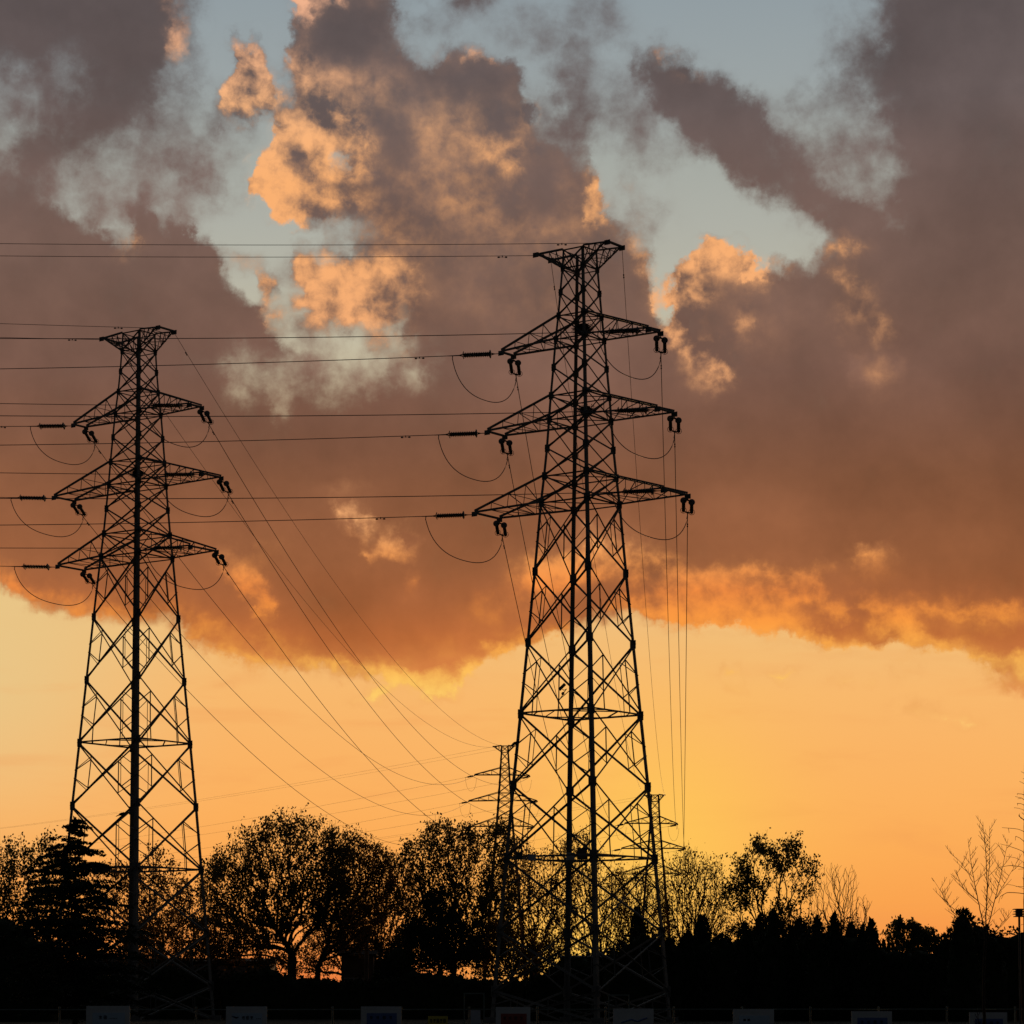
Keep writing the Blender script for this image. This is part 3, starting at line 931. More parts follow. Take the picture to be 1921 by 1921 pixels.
NAMES = ('top', 'middle', 'bottom')
def dress(T, who, far_T, y_left, y_peak, sags, loops, dampL, dampA, sag_peak):
    for k in range(3):
        for side in ('left', 'right'):
            tA, tB = T.arms[k][side]
            where = f'{NAMES[k]} {side} arm of {who} pylon'
            # towards the left
            f, ms, reach = left_wire(tA, y_left[k][side])
            d = Vector((-1, 0, ms))
            end = place_string(tA, d, f'pair of insulator strings pulling left from {where}')
            pts = [f(4.05 + (reach - 4.05) * (i / 40) ** 1.3) for i in range(41)]
            wire('conductor_wire', pts, .032, f'dark wire running left from {where}', 'conductor wires')
            if (k, side) in dampL:
                damper(pts, dampL[(k, side)], f'small damper on the wire running left from {where}')
            # away from us, to the far pylon
            fa, fb = far_T.arms[k][side]
            E = (fa + fb) / 2
            sag = sags[k][side]
            span = (E - tB).length
            slope = (E - tB).normalized() + Vector((0, 0, -4 * sag / span - .07))
            end2 = place_string(tB, slope, f'pair of insulator strings pointing away from {where}', roll=math.radians(14))
            pts = parabola(end2, E, sag)
            n = len(pts)
            wire('conductor_wire', pts, [.032 + .006 * i / n for i in range(n)], f'dark wire sagging away into the distance from {where}', 'conductor wires')
            if (k, side) in dampA:
                damper(pts, dampA[(k, side)], f'small damper on the wire sagging away from {where}')
            lp = loop(end + Vector((.12, 0, -.25)), end2 - slope.normalized() * .12 + Vector((0, 0, -.25)), loops[side])
            wire('jumper_loop', lp, .036, f'drooping jumper cable loop under {where}', 'jumper loops under the arms', 'cable')
    for side in ('left', 'right'):
        tA, tB = T.peak[side]
        where = f'the head {side} corner of {who} pylon'
        f, ms, reach = left_wire(tA, y_peak[side], 2.4e-4)
        pts = [f(reach * (i / 40) ** 1.3) for i in range(41)]
        wire('earth_wire', pts, .024, f'thin earth wire running left from {where}', 'earth wires')
        damper(pts, {'left': 2.7, 'right': 3.6}[side], f'small damper on the earth wire left of {where}')
        fa, fb = far_T.peak[side]
        pts = parabola(tB, (fa + fb) / 2, sag_peak[side])
        n = len(pts)
        wire('earth_wire', pts, [.022 + .008 * i / n for i in range(n)], f'thin earth wire sagging away from {where}', 'earth wires')
        damper(pts, 6.0, f'small damper on earth wire sagging away from {where}')

dress(T2, 'the right', T4, [dict(left=692, right=635), dict(left=835, right=780), dict(left=985, right=935)], dict(left=480, right=457),
      [dict(left=13, right=13)] * 3, dict(left=2.55, right=2.4), {(0, 'left'): 2.6, (1, 'left'): 2.6, (2, 'left'): 3.6},
      {(k, s): 2.2 for k in range(3) for s in ('left', 'right')}, dict(left=9, right=9))
dress(T1, 'the left', T3, [dict(left=800, right=757), dict(left=933, right=887), dict(left=1062, right=1028)], dict(left=633, right=607),
      [dict(left=13, right=13)] * 3, dict(left=2.35, right=2.5), {(0, 'left'): 2.6},
      {(k, s): 2.0 for k in range(3) for s in ('left', 'right')}, dict(left=10, right=10))

# the far pylons' own lines go on to the left, out of the picture
for T, who, ex in ((T3, 'distant pylon by the left leg', -700), (T4, 'distant pylon by the right leg', -420)):
    for k in range(3):
        for side in ('left', 'right'):
            tA, tB = T.arms[k][side]
            s = 723.0 / 1250
            px, py = project(tA)
            E = lift(ex + (0 if side == 'left' else 50), HORIZON - (HORIZON - py) * s, 1250)
            sag = 9
            d = (E - tA).normalized() + Vector((0, 0, -4 * sag / (E - tA).length))
            where = f'{NAMES[k]} {side} arm of {who}'
            end = place_string(tA, d, f'small insulator string on the {where}', True, 'insulator strings of the far pylons')
            wire('conductor_wire', parabola(end, E, sag), .024, f'faint wire running left from the {where}', 'conductor wires')
            wire('jumper_loop', loop(end, tB + Vector((.4, 0, -.6)) + (tB - tA) * .8, 3.4), .03, f'tiny jumper loop under the {where}', 'jumper loops under the arms', 'cable')
    for side in ('left', 'right'):
        tA, tB = T.peak[side]
        px, py = project(tA)
        E = lift(ex, HORIZON - (HORIZON - py) * 723.0 / 1250, 1250)
        wire('earth_wire', parabola(tA, E, 7), .02, f'faint earth wire running left from head {side} corner of {who}', 'earth wires')

# ------------------------------------------------------------------ nests and birds
def nest(c, r, label):
    m = MB()
    for i in range(260):
        th, ph = random.uniform(0, 2 * math.pi), random.gauss(0, .5)
        rr = r * random.uniform(.35, 1.0)
        p = Vector((math.cos(th) * math.cos(ph) * rr, math.sin(th) * math.cos(ph) * rr, math.sin(ph) * rr * .85))
        t = Vector((-math.sin(th), math.cos(th), random.uniform(-.5, .5))).normalized()
        t = (t + Vector((random.uniform(-.6, .6), random.uniform(-.6, .6), random.uniform(-.3, .3)))).normalized()
        l = r * random.uniform(.35, .75)
        m.tube(c + p - t * l / 2, c + p + t * l / 2, .018, .01, 4)
    # matted middle
    o = len(m.v); nu, nv = 12, 8
    for j in range(nv + 1):
        for i in range(nu):
            a, b = 2 * math.pi * i / nu, math.pi * (j / nv - .5)
            q = r * .66 * random.uniform(.85, 1.1)
            m.v.append(tuple(c + Vector((math.cos(a) * math.cos(b) * q, math.sin(a) * math.cos(b) * q, math.sin(b) * q * .8))))
    m.f += [(o + j * nu + i, o + j * nu + (i + 1) % nu, o + (j + 1) * nu + (i + 1) % nu, o + (j + 1) * nu + i) for j in range(nv) for i in range(nu)]
    tag(m.build('bird_nest', M_NEST, None, c), label, 'bird nest', 'bird nests in the pylons')
nest(lift(1093, 618, D2 - 1.2), .92, 'large round stick nest lodged in the right-hand pylon at its top cross arm')
nest(lift(1099, 770, D2 - 1.4), .74, 'stick nest lodged in the right-hand pylon at its middle cross arm')
nest(lift(258, 888, D1 - 1.6), .72, 'stick nest in the left-hand pylon at its middle cross arm')

def bird(p, heading, tilt, size, label):
    """perched bird: one skin from beak to tail, two legs"""
    root = empty('bird', p)
    tag(root, label, 'bird')
    h = Vector((math.cos(heading), 0, math.sin(tilt))).normalized()
    side = Vector((0, 1, 0))
    c = p + Vector((0, 0, .16 * size))
    prof = [(-.62, .012), (-.5, .045), (-.34, .05), (-.24, .07), (-.12, .125), (.02, .15), (.13, .13), (.2, .095), (.26, .09), (.33, .085), (.38, .05), (.41, .02), (.5, .006)]
    m = MB(); m.lathe([(x * size, r * size) for x, r in prof], c, h, 10); m.build('body', M_BIRD, root, p)
    for s in (-1, 1):
        m = MB()
        w = [c + h * (.1 * size) + side * (s * .13 * size), c + h * (-.1 * size) + side * (s * .15 * size) + Vector((0, 0, .03)), c - h * (.38 * size) + side * (s * .05 * size), c - h * (.1 * size) + side * (s * .13 * size) - Vector((0, 0, .07 * size))]
        m.add(w + [q + side * (s * .012) for q in w], [(0, 1, 2, 3), (7, 6, 5, 4), (0, 4, 5, 1), (1, 5, 6, 2), (2, 6, 7, 3), (3, 7, 4, 0)])
        m.build('wing', M_BIRD, root, p)
        m = MB(); m.tube(c + side * (s * .04 * size) - h * .02 - Vector((0, 0, .1 * size)), p + side * (s * .04 * size), .008 * size, n=5); m.build('leg', M_BIRD, root, p)
bird(lift(965, 1398, D2 - 1.0), 0.0, .62, .85, 'dark bird perched on the left leg of the right-hand pylon, tail down')
bird(lift(227, 1530, D1 - 5.2), 0.0, .5, .85, 'dark bird perched on a slanting brace of the left-hand pylon')
# loose cable with a bulb inside the right-hand pylon
m = MB()
hp = lift(1060, 1283, D2 - 3.5)
m.path([lift(1060, 1283, D2 - 3.5), lift(1049, 1294, D2 - 3.5)], .14, 6)
m.path([lift(1055, 1293, D2 - 3.5), lift(1058, 1295, D2 - 3.5), lift(1063, 1292, D2 - 3.5), lift(1058, 1299, D2 - 3.5), lift(1054, 1306, D2 - 3.5), lift(1048, 1315, D2 - 3.5)], .035, 5)
m.lathe([(-.14, .02), (-.08, .1), (.02, .13), (.1, .09), (.14, .02)], lift(1056, 1301, D2 - 3.5), Vector((-.4, 0, -1)), 8)
tag(m.build('hanging_bulb', M_DARKBOX, None, hp), 'small dark bar and bulb hanging on a loose cable inside the right-hand pylon', 'hanging fitting')

# ------------------------------------------------------------------ vegetation
def rand_unit(n):
    v = rng.normal(size=(n, 3))
    return v / np.linalg.norm(v, axis=1, keepdims=True)

def leaf_mesh(name, P, size, aspect=.6, up=.0, axis=None, bend=True):
    """many small pointed leaves: two triangles folded on the midrib"""
    n = len(P)
    d = rand_unit(n)
    if axis is not None:
        d = axis + d * .75
    d[:, 2] += up
    d /= np.linalg.norm(d, axis=1, keepdims=True)
    s = rand_unit(n)
    s -= d * (s * d).sum(1, keepdims=True)
    s /= np.linalg.norm(s, axis=1, keepdims=True)
    k = np.cross(d, s)
    L = (size * rng.uniform(.55, 1.6, n))[:, None]
    w = L * aspect * .5
    v = np.empty((n, 4, 3))
    v[:, 0] = P - d * L * .5
    v[:, 1] = P + s * w + k * L * .08
    v[:, 2] = P + d * L * .5
    v[:, 3] = P - s * w + k * L * .08
    f = np.arange(n * 4).reshape(n, 4)
    return array_mesh(name, v.reshape(-1, 3), f)

def twig_mesh(name, p0, p1, r0, r1, n=4):
    d = p1 - p0
    d /= np.maximum(np.linalg.norm(d, axis=1, keepdims=True), 1e-6)
    h = np.where(np.abs(d[:, 2:3]) < .9, np.array([[0, 0, 1.0]]), np.array([[1.0, 0, 0]]))
    e1 = np.cross(d, h); e1 /= np.linalg.norm(e1, axis=1, keepdims=True)
    e2 = np.cross(d, e1)
    m = len(p0)
    v = np.empty((m, 2 * n, 3))
    for i in range(n):
        c, s = math.cos(2 * math.pi * i / n), math.sin(2 * math.pi * i / n)
        off = e1 * c + e2 * s
        v[:, i] = p0 + off * r0[:, None]
        v[:, n + i] = p1 + off * r1[:, None]
    base = (np.arange(m) * 2 * n)[:, None]
    fs = [base + np.array([[i, (i + 1) % n, n + (i + 1) % n, n + i]]) for i in range(n)]
    return array_mesh(name, v.reshape(-1, 3), np.concatenate(fs))

def in_poly(pts, n):
    pts = np.array(pts, float)
    lo, hi = pts.min(0), pts.max(0)
    out = np.empty((0, 2))
    while len(out) < n:
        q = rng.uniform(lo, hi, (n * 3, 2))
        ins = np.zeros(len(q), bool)
        for i in range(len(pts)):
            (x0, y0), (x1, y1) = pts[i], pts[(i + 1) % len(pts)]
            if y0 != y1:
                ins ^= ((q[:, 1] < y0) != (q[:, 1] < y1)) & (q[:, 0] < (x1 - x0) * (q[:, 1] - y0) / (y1 - y0) + x0)
        out = np.concatenate([out, q[ins]])
    return out[:n]

def lift_many(px, py, Y):
    a, b = (px - CXP) / F, (CYP - py) / F
    t = Y / (CP - b * SP)
    return np.stack([a * t, np.broadcast_to(Y, a.shape).astype(float), EYE + (SP + b * CP) * t], -1)

def grow(base, fork, targets, step, r_tip, expo=.44, rise=.45, jit=.12, down_pen=.8, path_pen=.18):
    cap = 60000
    pos = np.empty((cap, 3)); par = np.full(cap, -1); plen = np.zeros(cap)
    n = 0
    nb = max(3, int(np.linalg.norm(fork - base) / step))
    for i in range(nb + 1):
        t = i / nb
        pos[n] = base + (fork - base) * t + (rng.normal(size=3) * jit * step * np.array([1, 1, 0]) if 0 < i < nb else 0)
        par[n] = n - 1
        n += 1
    tips = []
    for t in targets[np.argsort(np.linalg.norm(targets - fork, axis=1))]:
        lo = max(0, nb // 2)
        d = np.linalg.norm(pos[lo:n] - t, axis=1)
        cost = d + down_pen * np.maximum(0, pos[lo:n, 2] - t[2] + .25 * d) + path_pen * plen[lo:n]
        j = lo + int(np.argmin(cost))
        dist = np.linalg.norm(t - pos[j])
        if dist < step * .3: continue
        m = max(1, int(math.ceil(dist / step)))
        prev = pos[j] - pos[par[j]] if par[j] >= 0 else np.array([0, 0, 1.0])
        prev = prev / max(np.linalg.norm(prev), 1e-6)
        ctrl = pos[j] + (prev * .5 + np.array([0, 0, rise - .5 * 0])) * dist * .42
        ctrl = ctrl * .55 + (pos[j] + t) / 2 * .45
        last = j
        for i in range(1, m + 1):
            u = i / m
            p = (1 - u) ** 2 * pos[j] + 2 * u * (1 - u) * ctrl + u * u * t
            if i < m: p = p + rng.normal(size=3) * jit * step
            pos[n] = p; par[n] = last; plen[n] = plen[last] + dist / m; last = n; n += 1
        tips.append(last)
    cnt = np.zeros(n)
    for t in tips: cnt[t] += 1
    for i in range(n - 1, 0, -1): cnt[par[i]] += cnt[i]
    r = r_tip * np.maximum(cnt, 1) ** expo
    return pos[:n], par[:n], r, np.array(tips)

def tree_thing(name, base, label, cat='tree', group=None):
    o = empty(name, base)
    tag(o, label, cat, group)
    return o

def broad_tree(label, poly, depth, base_px, ntarget, nleaf, leaf=.34, mat=M_LEAF, bark=M_BARK, thick=None, fork_y=None, spread=.55, rtip=.015, base_z=0.0,
               group='trees along the skyline', name='broadleaf_tree', clumps=None, lean=0, step=.55, hang=0.0, path_pen=.62, shoot=1.0):
    leaf *= .8; nleaf = int(nleaf * 1.5)
    pts = np.array(poly, float)
    xmid, half_w = (pts[:, 0].min() + pts[:, 0].max()) / 2, (pts[:, 0].max() - pts[:, 0].min()) / 2
    s = F / depth
    thick = thick or half_w / s * .8
    q = in_poly(poly, ntarget)
    if clumps is not None:
        c = np.array(clumps)
        pick = rng.integers(0, len(c), int(ntarget * .75))
        q2 = c[pick, :2] + rng.normal(size=(len(pick), 2)) * c[pick, 2:3]
        q = np.concatenate([q[:ntarget - len(pick)], q2])
    yo = rng.uniform(-1, 1, len(q)) * thick * np.sqrt(np.maximum(.06, 1 - ((q[:, 0] - xmid) / half_w) ** 2))
    # keep the seen outline whatever the depth inside the crown
    T = lift_many(q[:, 0], q[:, 1], depth + yo)
    base = np.array(lift(base_px, HORIZON, depth)); base[2] = base_z
    fy = fork_y if fork_y is not None else pts[:, 1].max() - 10
    fork = np.array(lift(base_px + lean, fy, depth))
    pos, par, r, tips = grow(base, fork, T, step, rtip, .46, .55, .06, 1.0, path_pen)
    org = Vector(base)
    root = tree_thing(name, org, label, 'tree', group)
    ids = np.arange(1, len(pos))
    b = np.array(base)
    q0, q1, s0, s1 = pos[par[ids]], pos[ids], np.minimum(r[par[ids]], r[ids] * 1.25), r[ids]
    up = np.stack([rng.normal(size=len(tips)) * .42, rng.normal(size=len(tips)) * .42, np.ones(len(tips)) * (1 if hang == 0 else -1)], -1)
    up *= (shoot * np.minimum(1.5, .35 + rng.gamma(1.6, .38, len(tips))) / np.linalg.norm(up, axis=1))[:, None]
    # the shoots stay inside the outline of the crown
    if hang == 0: up[:, 2] *= .9
    ends = pos[tips] + up
    q0, q1 = np.concatenate([q0, pos[tips]]), np.concatenate([q1, ends])
    s0, s1 = np.concatenate([s0, r[tips]]), np.concatenate([s1, r[tips] * .5])
    me = twig_mesh('trunk', q0 - b, q1 - b, s0, s1, 5)
    link_mesh('trunk', me, bark, root)
    if nleaf:
        share = rng.gamma(1.1, 1.0, len(tips))
        k = np.repeat(np.arange(len(tips)), np.round(share * nleaf / share.sum()).astype(int))
        u = rng.uniform(-.7, 1.0, len(k))
        back = pos[tips] - pos[par[tips]]
        P = pos[tips][k] + np.where(u[:, None] > 0, up[k] * u[:, None], back[k] * u[:, None]) + rng.normal(size=(len(k), 3)) * spread * np.array([.62, .62, .5])
        axis = np.tile(np.array([[0, 0, .75 if hang == 0 else -1.0]]), (len(P), 1))
        me = leaf_mesh('crown', P - b, leaf, .62, 0, axis)
        link_mesh('crown', me, mat, root)
    return root

DT = 276.0
broad_tree('slim young poplar with upright leafy twigs at the left edge', [(-90, 1640), (-50, 1590), (-10, 1600), (22, 1588), (45, 1572), (62, 1600), (66, 1690), (50, 1830), (-90, 1830)], DT - 6, -15, 480, 7000, .32, M_LEAF3, fork_y=1800, name='poplar_tree')
broad_tree('slim young poplar with a tall tip just left of the cedar', [(48, 1640), (66, 1606), (83, 1556), (96, 1598), (120, 1606), (150, 1650), (150, 1830), (40, 1830)], DT - 2, 95, 420, 6000, .32, M_LEAF3, fork_y=1790, name='poplar_tree')
broad_tree('leafy tree seen through the base of the left pylon', [(160, 1640), (200, 1625), (240, 1632), (285, 1598), (318, 1612), (338, 1625), (352, 1660), (390, 1640), (396, 1800), (160, 1815)], DT + 14, 300, 680, 7600, .31, M_LEAF2, fork_y=1800)
broad_tree('broad round-headed tree between the pylons with a dark forked trunk',
           [(372, 1650), (392, 1615), (425, 1592), (455, 1562), (495, 1546), (530, 1535), (562, 1528), (590, 1548), (622, 1553), (655, 1566), (668, 1640), (650, 1720), (600, 1745), (560, 1735), (520, 1770), (440, 1800), (384, 1806)],
           DT, 548, 1150, 14500, .32, M_LEAF, fork_y=1795, rtip=.018)
broad_tree('many-stemmed leafy tree standing behind the low house', [(610, 1560), (660, 1566), (700, 1582), (735, 1598), (748, 1640), (752, 1690), (720, 1740), (690, 1790), (600, 1790), (590, 1700)], DT + 6, 596, 620, 6600, .31, M_LEAF2, fork_y=1815, rtip=.016)
broad_tree('thin leafy tree filling the gap left of the dense upright tree', [(640, 1610), (690, 1590), (720, 1600), (745, 1610), (770, 1600), (790, 1640), (800, 1720), (790, 1800), (650, 1806), (630, 1700)], DT + 20, 716, 520, 4200, .3, M_LEAF2, fork_y=1820, path_pen=.85)
broad_tree('dense upright tree left of the right-hand pylon', [(738, 1622), (758, 1590), (790, 1576), (802, 1546), (830, 1538), (850, 1556), (880, 1550), (905, 1562), (932, 1546), (958, 1562), (968, 1640), (964, 1800), (744, 1800), (750, 1690)],
           DT, 850, 1050, 12800, .32, M_LEAF, fork_y=1805, rtip=.016)
broad_tree('thin golden tree behind the left half of the right-hand pylon', [(946, 1600), (975, 1576), (1003, 1602), (1030, 1594), (1062, 1572), (1078, 1610), (1086, 1700), (1070, 1800), (950, 1825)], DT + 16, 1004, 620, 5600, .28, M_LEAF2, fork_y=1840, rtip=.014, path_pen=.8)
broad_tree('sparse golden tree glowing between the middle legs of the right-hand pylon', [(1056, 1606), (1080, 1572), (1096, 1550), (1112, 1592), (1145, 1618), (1172, 1644), (1186, 1720), (1170, 1795), (1060, 1795)], DT + 10, 1120, 520, 2600, .26, M_LEAF2, fork_y=1835, rtip=.014, path_pen=.9)
broad_tree('sparse tree behind the right leg of the right-hand pylon', [(1146, 1646), (1190, 1624), (1222, 1644), (1246, 1654), (1262, 1740), (1230, 1785), (1150, 1790)], DT + 22, 1196, 440, 2300, .25, M_LEAF2, fork_y=1830, rtip=.014, path_pen=.9)
broad_tree('loose reddish tree with upright twigs right of the right-hand pylon', [(1240, 1650), (1262, 1612), (1280, 1606), (1302, 1594), (1320, 1616), (1345, 1624), (1372, 1670), (1384, 1765), (1236, 1775)], DT - 8, 1300, 640, 2600, .24, M_LEAF2, fork_y=1820, rtip=.014, path_pen=.9)
broad_tree('clumpy open tree with dark leaf clusters on the right', [(1350, 1640), (1384, 1596), (1392, 1578), (1415, 1586), (1440, 1584), (1466, 1580), (1490, 1590), (1508, 1606), (1534, 1636), (1540, 1700), (1530, 1755), (1360, 1765), (1352, 1690)],
           DT - 16, 1446, 420, 4300, .3, M_LEAF3, fork_y=1800, rtip=.015, spread=.4, path_pen=.7, shoot=.8,
           clumps=[(1392, 1630, 13), (1372, 1672, 13), (1404, 1680, 14), (1450, 1606, 14), (1482, 1602, 12), (1466, 1630, 10), (1440, 1694, 20), (1500, 1684, 14), (1520, 1640, 11), (1410, 1655, 10), (1470, 1720, 14), (1424, 1590, 9), (1396, 1740, 16), (1510, 1740, 12)])
broad_tree('low tangled scrub behind the conifer row', [(1350, 1760), (1380, 1725), (1430, 1735), (1480, 1728), (1520, 1720), (1560, 1735), (1600, 1722), (1640, 1745), (1640, 1790), (1350, 1790)], 258.0, 1490, 420, 1800, .26, M_LEAF2, fork_y=1840, rtip=.012, path_pen=1.2, group='undergrowth below the trees', shoot=.7)

def bare_tree(label, poly, depth, base_px, n, fork_y, rtip, bark=M_BARK, extra=None, base_z=0.0, group='bare trees on the right', fans=None):
    pts = np.array(poly, float)
    q = in_poly(poly, n)
    half = (pts[:, 0].max() - pts[:, 0].min()) / 2
    mid = (pts[:, 0].max() + pts[:, 0].min()) / 2
    yo = rng.uniform(-1, 1, n) * half / (F / depth) * np.sqrt(np.maximum(.05, 1 - ((q[:, 0] - mid) / half) ** 2))
    T = lift_many(q[:, 0], q[:, 1], depth + yo)
    if extra is not None:
        e = np.array(extra, float)
        T = np.concatenate([T, lift_many(e[:, 0], e[:, 1], np.full(len(e), depth))])
    base = np.array(lift(base_px, HORIZON, depth)); base[2] = base_z
    fork = np.array(lift(base_px, fork_y, depth))
    pos, par, r, tips = grow(base, fork, T, .5 if depth > 150 else .2, rtip, .4, .4, .07, 1.5, .75)
    root = tree_thing('bare_tree', Vector(base), label, 'tree', group)
    ids = np.arange(1, len(pos))
    me = twig_mesh('trunk', pos[par[ids]] - base, pos[ids] - base, np.minimum(r[par[ids]], r[ids] * 1.25), r[ids], 5)
    link_mesh('trunk', me, bark, root)
    return root

bare_tree('bare fan-shaped brush tree between the clumpy tree and the willow', [(1518, 1690), (1524, 1650), (1550, 1618), (1600, 1622), (1614, 1660), (1610, 1720), (1590, 1775), (1530, 1765)], DT - 10, 1574, 420, 1815, .012,
          extra=[(1532, 1640), (1548, 1622), (1560, 1618), (1573, 1624), (1586, 1630), (1597, 1622), (1606, 1640), (1612, 1655)])
bare_tree('small bare brush tree beside the fan-shaped one', [(1600, 1740), (1608, 1690), (1620, 1678), (1634, 1690), (1642, 1735), (1624, 1775)], DT - 4, 1618, 110, 1805, .014, extra=[(1612, 1682), (1624, 1678), (1636, 1690)])
def limb_tree(label, depth, base_px, limbs, bark=M_BARK, tw=26):
    """trunk and limbs drawn as gently bowed leaders, each with short upswept side twigs"""
    sc = F / depth
    base = np.array(lift(base_px, HORIZON, depth)); base[2] = 0
    p0, p1, r0, r1 = [], [], [], []
    for pts, ra, rb in limbs:
        off = random.uniform(-.5, .5)
        P = []
        for i, (x, y) in enumerate(pts):
            q = np.array(lift(x, y, depth)) if y < HORIZON + 60 else base.copy()
            q[1] += off * i / max(1, len(pts) - 1) * 1.2
            P.append(q)
        if p1 and len(limbs) and pts is not limbs[0][0]:
            near = min(p1[:], key=lambda q: np.linalg.norm(q - P[0]))
            P[0] = near
        seg = []
        for a_, b_ in zip(P[:-1], P[1:]):
            k = max(2, int(np.linalg.norm(b_ - a_) / .12))
            for i in range(k): seg.append(a_ + (b_ - a_) * i / k + rng.normal(size=3) * (.006 if i else 0))
        seg.append(P[-1])
        n = len(seg)
        for i in range(n - 1):
            p0.append(seg[i]); p1.append(seg[i + 1]); r0.append(ra + (rb - ra) * i / n); r1.append(ra + (rb - ra) * (i + 1) / n)
        if ra > .03: continue
        d = seg[-1] - seg[0]; d /= np.linalg.norm(d)
        for i in range(2, n - 1):
            if random.random() < .85:
                t = i / n
                L = random.uniform(.2, .75) * (1 - .5 * t)
                sd = random.choice((-1, 1))
                w = np.array([sd * random.uniform(.4, .9), random.uniform(-.6, .6), random.uniform(.5, 1.0)]); w /= np.linalg.norm(w)
                c = seg[i]
                for j in range(3):
                    e = c + w * L / 3 + np.array([0, 0, .012 * j])
                    p0.append(c); p1.append(e); r0.append(.0075 - .001 * j); r1.append(.0065 - .001 * j); c = e
                    if j < 2 and random.random() < .75:
                        v = w + np.array([-sd * .5, 0, .3]); v /= np.linalg.norm(v)
                        p0.append(c); p1.append(c + v * L * .35); r0.append(.0055); r1.append(.004)
    root = tree_thing('bare_tree', Vector(base), label, 'tree', 'bare trees on the right')
    link_mesh('trunk', twig_mesh('trunk', np.array(p0) - base, np.array(p1) - base, np.array(r0), np.array(r1), 5), bark, root)
limb_tree('slender bare tree with upswept twigs near the right edge', 79.0, 1846, [
    ([(1846, 2000), (1846, 1850), (1850, 1740)], .055, .034),
    ([(1850, 1740), (1852, 1660), (1848, 1600), (1842, 1542)], .021, .004),
    ([(1852, 1680), (1858, 1620), (1860, 1548)], .012, .003),
    ([(1850, 1745), (1834, 1690), (1822, 1630), (1814, 1574)], .018, .004),
    ([(1826, 1650), (1808, 1620), (1786, 1597)], .010, .003),
    ([(1848, 1765), (1815, 1735), (1790, 1710), (1772, 1675), (1754, 1645)], .012, .003),
    ([(1790, 1712), (1770, 1690), (1762, 1684)], .01, .004),
    ([(1852, 1735), (1868, 1680), (1880, 1625), (1889, 1574)], .016, .004),
    ([(1866, 1690), (1890, 1650), (1912, 1612)], .010, .003),
    ([(1850, 1770), (1880, 1735), (1903, 1715)], .010, .003),
    ([(1832, 1690), (1812, 1668), (1796, 1630)], .012, .004),
    ([(1846, 1960), (1834, 1920), (1828, 1898)], .02, .008)])
# poplar at the very edge: straight leader with short upswept side shoots
def leader_tree(label, x, ytop, depth, bark):
    s = F / depth
    base = np.array(lift(x, HORIZON, depth)); base[2] = 0
    top = np.array(lift(x, ytop, depth))
    T = []
    for i in range(70):
        t = (i + random.random()) / 70
        y = ytop + 8 + t * 290
        w = (10 + 46 * min(1, t * 1.6)) * random.uniform(.5, 1.0)
        a = random.uniform(0, 2 * math.pi)
        p = np.array(lift(x, y, depth)); p[0] += math.cos(a) * w / s; p[1] += math.sin(a) * w / s; p[2] += w * .45 / s
        T.append(p)
    pos, par, r, tips = grow(base, top, np.array(T), .16, .006, .45, .1, .03, 1.2, 0)
    hh = (pos[:, 2] / top[2])
    nb = max(3, int(np.linalg.norm(top - base) / .16)) + 1
    r[:nb] = np.maximum(.075 * (1 - hh[:nb]) + .008, r[:nb] * .3)
    root = tree_thing('bare_tree', Vector(base), label, 'tree', 'bare trees on the right')
    ids = np.arange(1, len(pos))
    link_mesh('trunk', twig_mesh('trunk', pos[par[ids]] - base, pos[ids] - base, np.minimum(r[par[ids]], r[ids] * 1.25), r[ids], 5), bark, root)
leader_tree('tall straight bare tree with short side shoots cut by the right edge', 1922, 1432, 84.0, M_BARK)

# willow with hanging fronds
broad_tree('small drooping willow with feathery fronds on the right', [(1660, 1748), (1668, 1732), (1690, 1722), (1712, 1726), (1728, 1730), (1745, 1738), (1764, 1750), (1760, 1776), (1730, 1788), (1700, 1788), (1676, 1768), (1664, 1762)], 300.0, 1714, 260, 2600, .4, M_LEAF3,
           fork_y=1800, spread=.3, path_pen=.9, hang=.5, name='willow_tree', rtip=.015)

